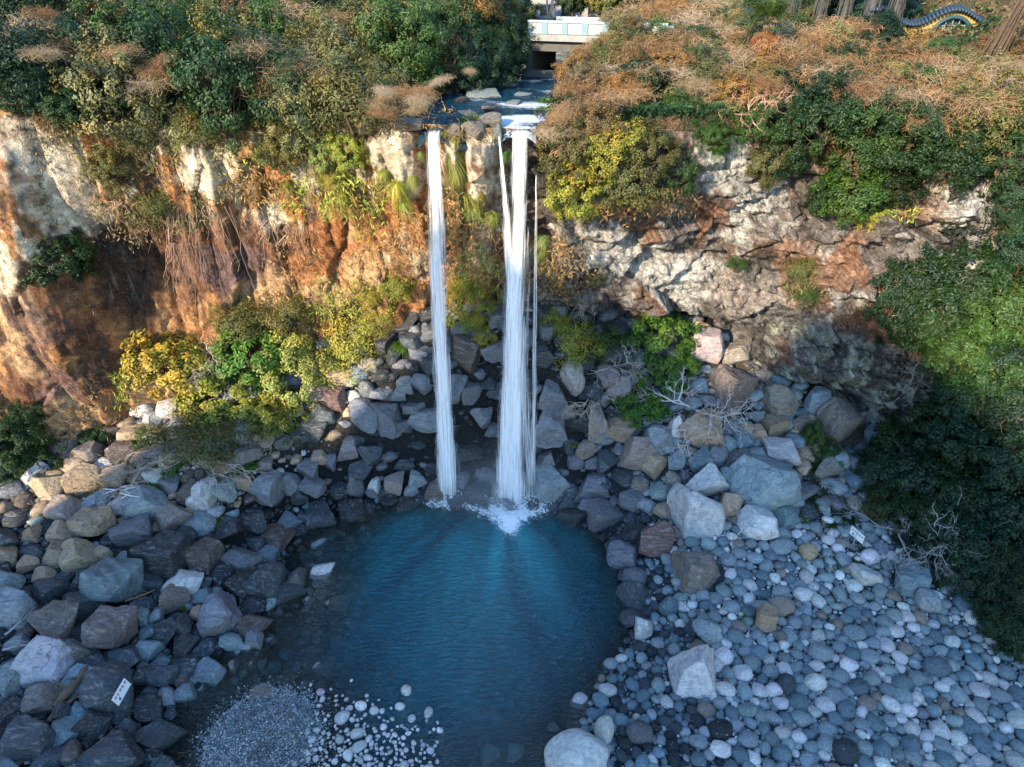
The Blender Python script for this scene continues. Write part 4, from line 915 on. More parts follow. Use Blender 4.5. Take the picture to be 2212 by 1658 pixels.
# ---- the thicket at the foot of the left cliff, and the plants on the cliffs
for a in [(370,785,160,140,'y','m','golden yellow bushy shrub at the left end of the cliff-foot thicket'), (545,770,150,150,'bg','m','rich green rounded shrub in the middle of the cliff-foot thicket'), (640,800,150,170,'lg','s','tall light green shrub right of the rich green one in the thicket'), (480,860,180,130,'yg','m','yellow-green shrub below the golden one in the thicket'),
          (590,895,130,100,'yg','s','low yellow-green shrub at the lower right of the thicket above dark rocks'), (450,930,230,100,'ol','y','sparse olive shrub with bare twigs at the bottom of the thicket'), (440,800,110,90,'g','s','green shrub behind the pale bare branches in the thicket'), (520,690,130,90,'ol','y','thin olive shrub on the ledge above the thicket'), (620,680,120,100,'ol','y','thin olive-brown shrub against the tan cliff above the thicket'),
          (770,730,110,160,'yg','y','tall feathery yellow-green shrub beside the orange rock left of the cascade'), (700,790,90,110,'lg','y','pale feathery shrub between the tall light shrub and the feathery yellow one'), (820,690,70,80,'yg','y','small feathery shrub hugging the orange cliff face'), (860,620,70,70,'yg','y','small yellow-green bush on the orange cliff close to the left cascade'), (800,640,60,60,'yg','y','small yellow-green bush below the brown overhang on the orange cliff'),
          (210,942,66,56,'dg','m','small dark green shrub alone at the foot of the ochre cliff'), (125,555,125,105,'dg','m','dark green bush clinging to the left cliff face'), (315,955,80,80,'g','y','small green shrub left of the olive sparse one at the cliff foot'), (540,1010,40,20,'bg','y','tiny bright herb patch among tan stones below the thicket'),
          (1020,680,85,130,'yg','s','yellow-green shrub on the ledge between the two cascades'), (1045,735,55,60,'y','s','little golden shrub beside the wide cascade at mid height'), (1000,620,60,60,'yg','y','small airy shrub high between the cascades'),
          (1200,700,75,80,'yg','y','yellow-green shrub right of the thin cascade'), (1240,745,110,110,'yg','y','airy yellow-green shrub among bare twigs right of the cascades'), (1300,740,100,90,'g','y','green airy shrub under the dark cave'), (1425,740,150,135,'bg','m','bright green spreading bush in front of the cave shelf'), (1455,800,100,90,'bg','s','bright green bush directly above the white dead branch'), (1385,875,110,85,'bg','m','low bright green bush left of the white dead branch'),
          (1730,580,70,60,'ol','y','small olive bush on the rust-coloured right cliff'), (1745,640,60,50,'g','y','small green bush under the olive one on the rust-coloured cliff'), (1590,570,55,35,'g','y','little green plant in a crack of the white right cliff'), (1755,950,50,90,'g','s','green ivy clump on the left side of the vine-capped block'), (1790,985,80,45,'g','s','low green ivy mat below the vine-capped block'), (1285,600,40,40,'ol','y','little olive plant on the pale cliff above the cave'),
          (240,360,100,80,'ol','s','olive bush in a notch of the left cliff below the clifftop'), (300,300,90,90,'ol','y','thin olive bush hanging over the cream left cliff'), (430,280,120,90,'ol','y','wide thin olive bush draped over the left cliff edge'), (340,440,100,70,'ol','y','faded olive creeper bush on the left cliff face'), (80,430,50,70,'ol','y','narrow olive bush in a groove of the far left cliff'), (590,330,80,70,'ol','y','olive bush hanging beside the chalky left cliff patch')]:
    shrub(*a[:6], a[6], group=None)
# ---- bushes over the right edge of the cliff and on the right slope
GE = 'bushes overhanging the right cliff edge'
for a in [(1225,330,120,120,'ol','h'), (1320,310,150,110,'yg','s'), (1250,410,110,120,'yg','h'), (1350,385,150,120,'ol','h'), (1400,320,120,100,'ol','s'), (1470,370,80,90,'dg','h'), (1290,260,120,90,'br','s'), (1220,420,60,90,'yg','h'),
          (1540,290,80,60,'g','s'), (1640,270,110,90,'g','s'), (1660,340,90,90,'ol','h'), (1710,300,110,130,'dg','h'), (1790,250,150,130,'dg','m'), (1870,310,170,150,'g','h'), (1960,300,170,150,'dg','s'), (1850,420,150,110,'g','m'), (1780,430,70,70,'dg','h'), (1940,400,120,70,'dg','h'), (2050,320,170,130,'dg','s'), (2130,260,170,140,'ol','s'), (2180,330,120,120,'dg','h'), (1880,460,60,50,'yg','h'), (1500,200,110,80,'dg','s'), (1570,180,110,80,'g','s'), (1700,190,130,90,'tg','m'), (1800,180,120,80,'dg','m'), (1470,240,90,70,'g','s'), (2190,420,70,100,'tg','h'), (2195,480,60,90,'dg','h')]:
    shrub(*a[:6], None, group=GE, surf='all')
GS = 'bushes on the right slope'
for a in [(1925,640,90,120,'tg','h'), (1990,620,110,130,'tg','h'), (1985,715,110,110,'dg','m'), (2040,660,150,150,'dg','m'), (2120,610,140,140,'dg','s'), (2180,680,130,160,'dg','m'), (2080,760,150,130,'dg','m'), (2040,770,90,90,'dg','s'), (2150,800,150,130,'dg','m'), (2080,850,120,90,'tg','m'), (2190,880,120,120,'tg','m'), (2040,900,110,90,'dg','m'), (2080,950,150,110,'tg','m'), (2180,990,140,120,'tg','s'), (1940,960,110,90,'dg','m'), (1900,1020,90,90,'tg','s'), (1985,1030,130,110,'tg','m'), (2090,1060,140,110,'dg','s'), (2190,1110,130,120,'tg','m'), (1930,1090,100,80,'dg','s'), (2020,1130,120,100,'dg','m'), (2120,1180,150,110,'tg','m'), (1990,1190,90,70,'tg','s'), (2090,1240,110,80,'tg','s'), (2180,1270,130,110,'dg','s'), (2160,1340,90,70,'tg','s'), (2195,1360,110,90,'dg','m'), (1890,1100,60,50,'ol','y'), (2205,560,90,120,'tg','h'), (2040,1195,80,60,'dg','m'), (2200,1220,100,90,'tg','m'), (2185,780,100,120,'tg','s'), (2000,670,70,70,'tg','s')]:
    shrub(a[0], a[1], a[2]*1.08, a[3]*1.08, ['ol', 'g'][gp.integers(0, 2)] if a[1] > 640 and a[1] < 780 and a[0] > 2020 and gp.random() < .6 else a[4], 'm' if a[5] == 's' and gp.random() < .6 else a[5], None, group=GS, surf='all', out=.5)
# ---- clifftop woods: large rounded masses, thicker to the left
GL = 'shrubs covering the left clifftop'; GRR = 'shrubs covering the right clifftop'
Gp = Grid(1.)
def colour_top(px, py, g):
    if px < 1160:
        f = px/1100
        if px < 200 and py < 260: return ['tg', 'dg', 'dg', 'g'][g.integers(0, 4)]
        if py > 110 and px > 250 or f > .62: return ['ol', 'pg', 'dg', 'g', 'ol', 'g', 'dg', 'yg'][g.integers(0, 8)]
        return ['dg', 'g', 'ol', 'ol', 'br'][g.integers(0, 5)]
    if px > 1800 and py < 120: return ['tg', 'tg', 'dg'][g.integers(0, 3)]
    return ['br', 'ol', 'g', 'dg', 'pg', 'or'][g.integers(0, 6)]
cnt = 0
for i in range(9000):
    px_, py_ = gp.uniform(-40, 2250), gp.uniform(-30, 330)
    s = i/9000; r = 1.7*(1-s)+.6
    if px_ < 1180 and py_ > 215+.06*px_ - (120 if px_ > 760 else 0) - (70 if px_ > 900 else 0): continue
    if px_ >= 1130 and px_ < 1230 and py_ > 20: continue
    if px_ >= 1230 and (py_ > 215 or py_ < 30 and 1150 < px_ < 1420): continue
    if px_ > 1930 and py_ < 130: continue
    pos, t = hit(px_, py_, .4, 'plateau')
    if pos[2] < 18 or t > .07: continue
    c, hw = chan(pos[1])
    if abs(pos[0]-c) < hw+.55*r+.1: continue
    if px_ > 1230: r *= .62
    if not Gp.ok(pos[0], pos[1], r, .56): continue
    Gp.add(pos[0], pos[1], r); cnt += 1
    if cnt > 150: break
    ck = colour_top(px_, py_, gp); hgt = r*gp.uniform(.85, 1.25) if px_ < 1160 else r*.7
    shrub(px_, py_, 2*r/t, 2*hgt/t, ck, ['s', 's', 'y', 'm'][gp.integers(0, 4)], None, group=GL if px_ < 1160 else GRR, pos=pos+np.array([0, 0, hgt*.35]), t=t, out=0, stems=bool(gp.random() < .6))
# ---- hanging foliage over the left cliff edge
for a in [(60,200,150,90,'tg','s'), (150,235,140,90,'dg','s'), (40,160,140,100,'dg','m'), (250,215,120,80,'dg','s'), (340,225,100,70,'ol','h'), (480,200,120,70,'g','m'), (520,235,90,60,'dg','m'), (600,230,110,110,'pg','h'), (660,260,120,130,'pg','h'), (620,310,100,90,'ol','h'), (700,330,70,90,'lg','h'), (750,330,75,80,'yg','s'), (690,200,120,100,'ol','s'), (760,215,110,90,'ol','s'), (830,190,110,90,'pg','s'), (850,240,60,40,'or','y'), (720,390,60,50,'yg','y'), (930,170,80,60,'ol','s'), (890,130,120,100,'ol','s'), (430,190,90,60,'bg','m'), (780,270,70,60,'ol','y')]:
    shrub(*a[:6], None, group='bushes hanging over the left cliff edge', surf='all')
# ---- trees at the bridge and behind it
def tree(px, py_base, h_m, w_m, ck, label, kind='s', lean=0, group=None, pos=None):
    if pos is None: pos, t = hit(px, py_base, 0, 'plateau')
    root = add('tree', None, None, pos); b = MB(); hz = h_m
    b.tube([(0, 0, -.3), (.05+lean*.2, 0, hz*.3), (lean*.6, .05, hz*.6), (lean, 0, hz*.85)], [.17, .14, .1, .05], 7)
    for k in range(7):
        a = k*2.4; b.tube([(lean*.5, 0, hz*(.3+.06*k)), (lean*.6+math.cos(a)*w_m*.25, math.sin(a)*w_m*.25, hz*(.5+.05*k)), (lean+math.cos(a)*w_m*.42, math.sin(a)*w_m*.42, hz*(.62+.04*k))], [.07, .05, .02], 5, False)
    add('trunk', b.build('trunk', [M['twig']]), root, color=jit((.09, .07, .05), gp))
    for dx, dy, dz, s in ((0, 0, .72, 1.), (.45, .2, .55, .7), (-.45, -.1, .58, .72), (.1, -.4, .5, .7)):
        key = (kind, int(gp.integers(0, 3))); add('crown', CR[key][0], root, (lean+dx*w_m*.5, dy*w_m*.5, hz*dz), (0, 0, gp.uniform(0, 6.28)), (w_m*.38*s, w_m*.38*s, hz*.30*s), jit(LC[ck], gp))
    tag(root, label, 'tree', group); SHRUBS.append(dict(o=root, pos=pos, ck=ck, w=w_m, name='tree')); return root
tree(1075, 150, 5.2, 5.4, 'ol', 'broad olive tree beside the left end of the bridge'); tree(1125, 130, 4.6, 3.4, 'g', 'dense green tree touching the left end of the bridge parapet', 'm'); tree(1020, 110, 5.5, 4.6, 'or', 'tree with orange-brown crown left of the olive bridge tree', 'y')
# ---- bare shrubs
for a in [(30,930,130,90),(85,985,110,80),(15,1010,110,90),(60,890,90,50)]: shrub(*a, 'dg', 's', None, group='dark bushes at the foot of the left cliff')
W = (.42, .37, .31); WH = (.62, .58, .56)
bare(455, 750, 150, 110, W, 'pale bare branching shrub over the golden shrub', 1); bare(400, 965, 230, 110, W, 'pale bare shrub sprawling over stones below the thicket', 1); bare(570, 930, 110, 80, W, 'bare twiggy shrub at the lower right of the thicket', 1)
bare(1520, 850, 210, 150, WH, 'white dead branch lying across the boulders below the right cliff', 1, name='dead_branch'); bare(1275, 830, 110, 120, (.5, .44, .33), 'straw-coloured bare shrub hanging over rocks right of the cascades', 1); bare(1330, 760, 130, 110, (.42, .38, .32), 'grey bare shrub under the cave mouth', 1)
bare(1620, 230, 130, 100, (.40, .25, .17), 'reddish bare shrub on the right clifftop edge'); bare(960, 110, 120, 130, (.35, .22, .11), 'rust-brown bare shrub on the left stream bank'); bare(1010, 120, 90, 70, (.38, .34, .30), 'grey bare twigs beside the rust-brown shrub at the stream')
bare(2000, 1110, 210, 170, (.36, .36, .35), 'grey bare shrub sprawling on the right slope above the notice', 1); bare(2160, 1160, 200, 200, (.26, .26, .24), 'tall bare branches at the right edge of the slope', 1); bare(2050, 980, 130, 150, (.30, .30, .26), 'thin forked bare shrub on the right slope', 0); bare(2150, 1010, 90, 130, (.30, .29, .2), 'drooping bare shrub near the right slope top', 0); bare(1450, 1000, 10, 10, W, 'small dry twig among right bank stones')
for i, a in enumerate([(1930,620),(2060,560),(2170,640),(2100,720),(1990,800),(2190,760),(2120,880),(1960,1000),(2060,1070),(2180,1060),(2140,1240),(1900,1060),(2070,1180)]):
    bare(a[0], a[1], 110, 120, (.24, .235, .21), None, i % 2, group='thin bare shrubs among the right slope bushes')
G_ = 'dark foliage on the left bank by the bridge'
for a in [(-1.6,13.2,24.3,1.3),(-.9,15.4,24.4,1.2),(-.2,17.3,24.5,1.1),(.2,18.8,25.0,1.0),(-.9,18.8,26.0,1.5),(-2.6,12.,24.4,1.2)]:
    shrub(1100, 120, 2*a[3], 2.4*a[3], ['dg', 'tg', 'g'][gp.integers(0, 3)], 'h', None, group=G_, pos=np.array(a[:3]), t=1., out=0)
# ---- grass on the cliff, the stream and the banks
for a in [(985,300,48,'yg',1),(965,290,40,'yg',0),(1005,262,44,'bg',0),(1030,258,40,'yg',0),(980,345,75,'lg',1),(985,370,75,'yg',1),(985,330,55,'yg',1),(858,400,75,'yg',1),(872,440,60,'yg',1),(893,385,48,'lg',1),(830,372,46,'yg',1),(1015,425,62,'yg',1),(1022,450,60,'lg',1),(1018,395,42,'or',1),(1065,465,55,'yg',1),(1040,420,40,'yg',1),(1075,290,34,'ol',1),(1095,330,36,'bg',1),(1172,515,60,'lg',1),(1170,545,50,'yg',1),(909,330,26,'lg',1),(740,420,60,'yg',1),(760,450,50,'or',1),(1180,225,60,'bg',0),(1175,240,46,'bg',0),(1040,165,34,'bg',0),(820,265,26,'yg',0),(890,262,36,'yg',0),(560,390,60,'or',1),(620,395,50,'yg',1),(1540,290,60,'g',0),(1560,310,60,'g',1),(1545,315,60,'bg',1),
          (870,750,60,'bg',0),(830,752,44,'yg',0),(150,1000,60,'g',0),(105,1012,60,'dg',0),(40,930,110,'dg',1),(90,945,100,'dg',1),(30,985,110,'dg',1),(75,990,90,'dg',1),(115,975,70,'dg',1),(20,1025,90,'dg',1),(60,905,90,'dg',1),(10,940,90,'dg',1),(50,1040,60,'dg',1),(310,985,60,'g',0),(275,1000,50,'g',0),(355,1010,50,'bg',0),(340,1045,50,'bg',0),(395,1000,46,'bg',0),(130,1090,60,'g',0),(150,1105,50,'g',0),(105,1110,50,'g',0),(290,1190,46,'bg',0),(470,1125,40,'bg',0),(510,1020,44,'bg',0),(358,1432,44,'bg',0),(400,1270,26,'bg',0),(580,1230,18,'yg',0),(230,1195,30,'g',0),(55,1210,30,'bg',0),(400,1310,24,'bg',0),
          (1370,1080,32,'bg',0),(1420,1105,30,'g',0),(1610,1330,32,'bg',0),(1700,1010,40,'g',0),(1745,1010,60,'dg',0),(1775,1050,70,'dg',0),(1760,1085,60,'dg',0),(1800,1090,60,'dg',0),(1790,1215,46,'g',0),(1830,1120,60,'dg',0),(1790,1130,50,'g',0),(1860,1180,50,'dg',0),(1850,1210,36,'g',0),(1740,1120,30,'bg',0),(1900,1235,40,'g',0),(1590,945,34,'g',0),(1560,960,26,'g',0),(1230,880,30,'yg',0),(1240,960,26,'yg',0),(1505,1560,22,'bg',0),(1445,1250,22,'bg',0),(1650,1000,22,'g',0),(1730,1185,26,'bg',0)]:
    tuft(a[0], a[1], a[2], a[3], None, bool(a[4]), group='grass tufts hanging on the cliffs' if a[4] else 'grass tufts on banks and beach')
# ---- dry vine heaps, each a heap one can tell apart by its crest
VN = []
def vines(px, py, w_, colr, label=None, surf='plateau', lift=.0, group='dry vine heaps on the clifftop', fl=.7):
    pos, t = hit(px, py, lift, surf); r = w_*t/2*.8
    root = add('vine_heap', None, None, pos); add('stems', TG[gp.integers(0, 5)], root, (0, 0, 0), (gp.uniform(-.2, .2)+R(12), gp.uniform(-.2, .2), gp.uniform(0, 6.28)), (r, r, r*fl), colr)
    tag(root, label, 'dry vines', group); SHRUBS.append(dict(o=root, pos=pos, ck=None, w=w_*t, name='vine_heap')); return root
DV = [(.27,.18,.10), (.23,.14,.07), (.31,.25,.17), (.20,.115,.06), (.25,.19,.12)]
for a in [(1230,240,100),(1250,200,110),(1290,170,120),(1300,110,130),(1340,60,140),(1390,110,140),(1400,40,150),(1460,60,150),(1350,210,120),(1300,230,120),(1190,290,90),(1210,260,80),(1380,170,130),(1450,120,140),(1530,90,150),(1540,30,150),(1620,140,160),(1700,90,160),(1720,140,170),(1560,150,150),(1780,110,160),(1850,140,170),(1830,80,160),(1900,180,170),(1960,140,170),(1990,200,170),(2060,180,180),(2130,190,170),(2100,230,170),(2180,220,150),(2020,250,170),(1920,230,160),(1760,170,150),(2180,170,140),(1650,180,140),(1590,100,150),(1480,170,120),(1840,200,150),(2060,270,140),(1250,290,80),(1310,280,90)]:
    vines(a[0], a[1], a[2], DV[gp.integers(0, 5)], lift=.75)
    if a[0] > 1420: vines(a[0]+gp.uniform(-60, 60), a[1]+gp.uniform(-25, 45), a[2]*.8, DV[gp.integers(0, 5)], lift=.9)
for a in [(330,60,150),(420,110,150),(430,170,130),(500,150,170),(580,130,160),(640,160,150),(560,40,150),(640,20,170),(500,10,150),(720,60,150),(400,20,130),(250,90,140),(700,130,140),(600,190,140),(150,110,150),(850,210,90),(880,215,80),(910,205,70),(820,235,80),(60,70,150),(950,180,60),(330,190,120)]:
    vines(a[0], a[1], a[2], DV[gp.integers(0, 5)], lift=1.9)
    for k_ in range(1): vines(a[0]+gp.uniform(-70, 70), a[1]+gp.uniform(-40, 40), a[2]*gp.uniform(.5, .8), DV[gp.integers(0, 5)], lift=gp.uniform(2.2, 3.3))
for a in [(1330,150),(1420,90),(1300,210),(1500,110),(1560,70),(1640,170),(1720,120),(1760,190),(1830,150),(1900,210),(1980,180),(2050,230),(2120,210),(2170,260),(1380,60),(1460,150),(1260,270),(1350,250),(1240,230),(1880,120),(1950,250),(2080,170)]:
    shrub(a[0], a[1], gp.uniform(45, 85), gp.uniform(35, 60), ['ol', 'g', 'dg', 'yg', 'br'][gp.integers(0, 5)], 'sy'[gp.integers(0, 2)], None, group=GRR, surf='plateau', out=.7, stems=False)
vines(1814, 893, 92, (.34, .30, .27), 'grey dry vine cap on the square brown block', 'ground', .5, None, .5)
# ---- loose hanging vine stems
def hanging(px, py, wid, drop, n, colr, label, group=None, surf='all'):
    pos, t = hit(px, py, .0, surf); g = np.random.default_rng(int(px*7+py)); b = MB()
    for i in range(n):
        x0 = g.normal(0, .24)*wid*t; L = drop*t*g.uniform(.25, 1.1); s = np.linspace(0, 1, 9)
        p = np.stack([x0+np.cumsum(g.normal(0, .11, 9))+.35*s*x0+g.normal(0, .25)*s, -.45-.30*np.sin(s*2.2)+np.cumsum(g.normal(0, .03, 9)), -L*s], 1); b.tube(p, np.linspace(.022, .010, 9)*g.uniform(.5, 1.2), 3, False)
    o = add('hanging_vines', b.build('hanging_vines', [M['twig']]), None, pos, color=colr); tag(o, label, 'hanging vines', group)
hanging(420, 440, 150, 190, 46, (.42,.30,.22), 'pale bundle of hanging vine stems on the dark left cliff'); hanging(390, 520, 60, 160, 24, (.40,.27,.2), 'long thin hanging vines above the golden shrub'); hanging(570, 470, 60, 130, 12, (.40,.28,.2), 'few loose vine stems on the plum-brown cliff'); hanging(640, 480, 60, 120, 10, (.40,.25,.15), 'brown vine stems beside the orange cliff patch'); hanging(250, 430, 110, 60, 22, (.35,.25,.16), 'short brown vine stems below the olive notch bush'); hanging(1215, 300, 60, 80, 10, (.4,.22,.15), 'reddish stems trailing off the bush beside the thin cascade'); hanging(1260, 640, 40, 60, 12, (.38,.3,.26), 'pinkish roots hanging by the cave mouth')
# ---- creepers and dry grass clinging to the cliff faces
def creepers():
    g = np.random.default_rng(77); V, K = [], []
    B = [(300,300,160,70,900,'ol'),(420,280,90,70,700,'ol'),(360,330,120,60,600,'br'),(180,300,100,90,500,'br'),(80,260,80,60,400,'br'),(350,440,160,50,900,'ol'),(280,470,100,60,600,'br'),(560,400,90,50,700,'or'),(700,430,90,60,700,'yg'),(780,440,70,70,600,'yg'),(820,520,60,60,300,'or'),(900,540,60,80,700,'or'),(980,480,60,80,900,'ol'),(1010,540,70,90,900,'or'),(1030,600,60,60,700,'yg'),(1190,620,60,50,700,'or'),(1200,570,30,60,400,'or'),(760,650,90,50,800,'yg'),(640,560,60,60,300,'or'),(180,880,40,80,300,'br'),(270,830,12,60,260,'yg'),(150,660,25,140,350,'br'),(1330,440,110,30,500,'or'),(1450,430,60,25,300,'br'),(1240,560,60,60,400,'br'),(900,230,90,30,600,'or'),(830,260,70,20,400,'br'),(1000,280,80,30,300,'br'),(620,640,110,20,200,'or'),(95,470,22,70,300,'ol'),(1730,610,50,50,500,'ol'),(1900,460,70,30,500,'yg'),(2050,380,50,50,300,'br'),(250,900,90,60,400,'br'),(90,1060,120,60,700,'br'),(260,1010,110,40,900,'ol'),(350,1010,60,40,500,'bg'),(700,640,80,60,300,'yg'),(450,330,120,50,500,'yg')]
    for px, py, rx, ry, n, ck in B:
        for i in range(n//17+1):
            a, r = g.uniform(0, 6.28), g.random()**.6; p, t = hit(px+rx*r*math.cos(a), py+ry*r*math.sin(a))
            m = 14; c = p+np.array([0, -.45, 0])+g.normal(0, .26, (m, 3))*[1, .5, 1]
            d = g.normal(size=(m, 3))*[.6, .4, .6]+[0, -.1, -.6]; d /= np.linalg.norm(d, axis=1)[:, None]; s = np.cross(d, g.normal(size=(m, 3))); s /= np.linalg.norm(s, axis=1)[:, None]
            L = g.uniform(.07, .22, m)[:, None]; w_ = g.uniform(.02, .05, m)[:, None]
            V.append(np.stack([c-d*L, c+s*w_, c+d*L, c-s*w_], 1).reshape(-1, 3)); K.append(np.repeat(np.array([jit(LC[ck], g, .4) for _ in range(m)])*1.15, 4, 0))
    V = np.concatenate(V); me = mesh('creepers', V, np.arange(len(V)).reshape(-1, 4), [M['cover']], False); attr(me, 'col', np.concatenate(K), 'FLOAT_COLOR')
    tag(add('creepers', me), 'dry creepers and grass clinging to the cliff faces', 'creepers', None, 'stuff')
creepers()
# ---- leaf litter and low growth under the clifftop shrubs
def undergrowth():
    g = np.random.default_rng(78); n = 60000; x = g.uniform(-36, 36, n); y = fYT(x)+g.random(n)**1.3*26-.1; z = plateau(x, y); c, hw = chan(y); ok = np.abs(x-c) > hw+.25
    sl = n//14; xs_ = g.uniform(23, 36, sl); zs_ = g.uniform(2, 20, sl); ys_ = cliff_y(xs_, zs_)-.4
    p = np.concatenate([P3(x, y, z+g.uniform(.05, .55, n))[ok], P3(xs_, ys_, zs_)]); n = len(p)
    d = g.normal(size=(n, 3)); d /= np.linalg.norm(d, axis=1)[:, None]; s = np.cross(d, g.normal(size=(n, 3))); s /= np.linalg.norm(s, axis=1)[:, None]; L = g.uniform(.10, .26, n)[:, None]
    v = np.stack([p-d*L, p+s*L*.35, p+d*L, p-s*L*.35], 1).reshape(-1, 3); k = fbm(p*.35, 3, 5)
    cols = np.where((k > .12)[:, None], np.array(LC['br']), np.where((k < -.1)[:, None], np.array(LC['dg']), np.array(LC['ol'])))*g.uniform(.6, 1.4, n)[:, None]
    cols[-sl:] = np.array([.012, .022, .012])*g.uniform(.5, 1.6, sl)[:, None]
    me = mesh('undergrowth', v, np.arange(len(v)).reshape(-1, 4), [M['cover']], False); attr(me, 'col', np.repeat(cols, 4, 0), 'FLOAT_COLOR'); tag(add('undergrowth', me), 'low leafy undergrowth between the shrubs', 'undergrowth', None, 'stuff')
undergrowth()
# ------------------------------------------------------------------ bridge over the stream
M['conc'] = simple('weathered_concrete', (.24, .25, .24), .9, .45, 2.2); M['white'] = simple('white_paint', (.32, .36, .36), .6, .12, 3.); M['bluegrey'] = simple('blue_grey_paint', (.15, .23, .27), .6, .15, 3.)
M['dkconc'] = simple('stained_concrete', (.085, .085, .08), .9, .5, 1.6); M['coping'] = simple('coping_paint', (.27, .33, .34), .6, .12, 3.); M['asph'] = simple('asphalt', (.05, .05, .052), .9, .2, 8.)
br = add('bridge', None, None, (1.65, 19.0, 0), (0, 0, R(-20))); br['label'] = 'short concrete road bridge with white and blue-grey panelled parapet over the stream'; br['category'] = 'bridge'
def part(name, m, mats, par, **k): return add(name, m.build(name, mats, k.pop('smooth', False)), par, **k)
part('deck', MB().box((-.6, .06, 25.46), (9, 7, 25.80)), [M['asph']], br)
part('fascia', MB().box((-.6, -.16, 25.38), (9, .058, 25.78)), [M['conc']], br)
part('girder', MB().box((-.6, .30, 24.70), (9, .75, 25.455)), [M['dkconc']], br); part('girder', MB().box((-.6, 5.8, 24.70), (9, 6.3, 25.455)), [M['dkconc']], br)
pp = part('parapet', MB().box((-.6, 0.06, 25.805), (9, .22, 26.5)), [M['white']], br)
x0 = -.55
while x0 < 8.6:
    part('panel', MB().box((x0, .03, 25.83), (x0+.94, .058, 26.48)), [M['white']], pp)
    part('post', MB().box((x0+.96, -.03, 25.80), (x0+1.40, .055, 26.50)), [M['bluegrey']], pp); x0 += 1.42
part('coping', MB().box((-.6, -.07, 26.503), (9, .30, 26.64)), [M['coping']], pp)
bp = part('parapet', MB().box((-.6, 6.8, 25.805), (9, 6.95, 26.5)), [M['white']], br)
part('abutment', MB().box((-.9, .5, 22.5), (-.45, 6.5, 24.69)), [M['dkconc']], br); part('abutment', MB().box((7.6, .5, 22.5), (9, 6.5, 24.69)), [M['dkconc']], br)
part('footing', MB().box((-.9, -.4, 22.4), (1.6, .4, 23.5)), [M['dkconc']], br)
# gull on the parapet
def gull():
    v, f = ICO[3]; v = v.copy(); q = v*[.10, .17, .10]; q[:, 2] += .02*np.sin(v[:, 1]*2); tail = v[:, 1] < -.55; q[tail, 1] -= .12*(-.55-v[tail, 1])/.45; q[tail, 2] *= .4
    h = v*.062+[0, .15, .13]; nk = MB(); nk.raw(q, f); nk.raw(h, f)
    nk.tube([(0, .10, .03), (0, .14, .10)], [.06, .05], 8); nk.tube([(0, .20, .13), (0, .27, .115)], [.018, .004], 6); nk.tube([(-.03, 0, -.08), (-.03, .01, -.2)], .010, 5); nk.tube([(.03, 0, -.08), (.03, .01, -.2)], .010, 5)
    return nk.build('gull', [M['white']], True)
gu = add('gull', gull(), None, (0, 0, 0), (R(30), 0, R(-70)), .8); gu.matrix_world = br.matrix_basis@Matrix.Translation((2.75, .1, 26.8))@Matrix.Rotation(R(-70), 4, 'Z')@Matrix.Rotation(R(20), 4, 'X')@Matrix.Scale(.8, 4); tag(gu, 'white gull standing on the bridge parapet', 'bird')
# white building and trees past the bridge
bd = tag(add('building', None, None, (3.2, 40, 24.5)), 'white building glimpsed between trunks beyond the bridge', 'building')
part('wall', MB().box((-4, 0, 0), (4, 5, 7)), [simple('pale_wall', (.28, .30, .31), .8, .1, 2.)], bd); M['glass'] = simple('dark_glass', (.02, .03, .04), .15, .1, 2., .6, 0)
for wx_ in (-2.6, -.6, 1.4):
    wf = part('window', MB().box((wx_, -.05, 1.2), (wx_+1.2, -.003, 2.3)), [M['bluegrey']], bd); part('pane', MB().box((wx_+.08, -.06, 1.28), (wx_+1.12, -.052, 2.22)), [M['glass']], wf)
part('roof', MB().box((-4.3, -.3, 7.003), (4.3, 5.3, 7.3)), [M['dkconc']], bd)
tree(0, 0, 6.5, 4.6, 'ol', 'olive tree behind the middle of the bridge parapet', 'm', pos=np.array([7.0, 29.5, 24.6])); tree(0, 0, 6.5, 5., 'dg', 'dark tree behind the right end of the bridge', 's', pos=np.array([10.3, 28.5, 24.6])); tree(0, 0, 5.5, 3.4, 'tg', 'dark bluish tree beside the white building', 'm', pos=np.array([5.2, 33, 24.5]))
tree(0, 0, 6.5, 5., 'dg', 'dark tree beyond the left end of the bridge', 's', pos=np.array([-1.6, 28.5, 24.6])); tree(0, 0, 7, 6, 'tg', 'dark tree far behind on the right of the building', 's', pos=np.array([9.5, 38, 25])); tree(0, 0, 7, 6, 'tg', 'dark tree far behind on the left of the building', 's', pos=np.array([-4., 37, 25]))
tr = tag(add('bare_tree', None, None, (2.85, 27.8, 25.0), color=(.05, .06, .07)), 'dark forked bare trunk in front of the white building', 'bare tree'); add('trunk', MB().tube([(0, 0, -1), (.05, 0, 1), (-.25, 0, 4)], [.12, .1, .05], 6).tube([(.05, 0, .8), (.5, .1, 3.6)], [.08, .04], 5).build('trunk', [M['twig']]), tr, color=(.05, .06, .07))
hd = shrub(1215, 30, 1, 1, 'tg', 'm', 'low dark hedge just behind the bridge parapet', 'hedge', 'hedge', None, pos=np.array([4.5, 27.8, 25.3]), t=1.); 
for ch in hd.children: ch.scale = (4.2, 1.0, .75)
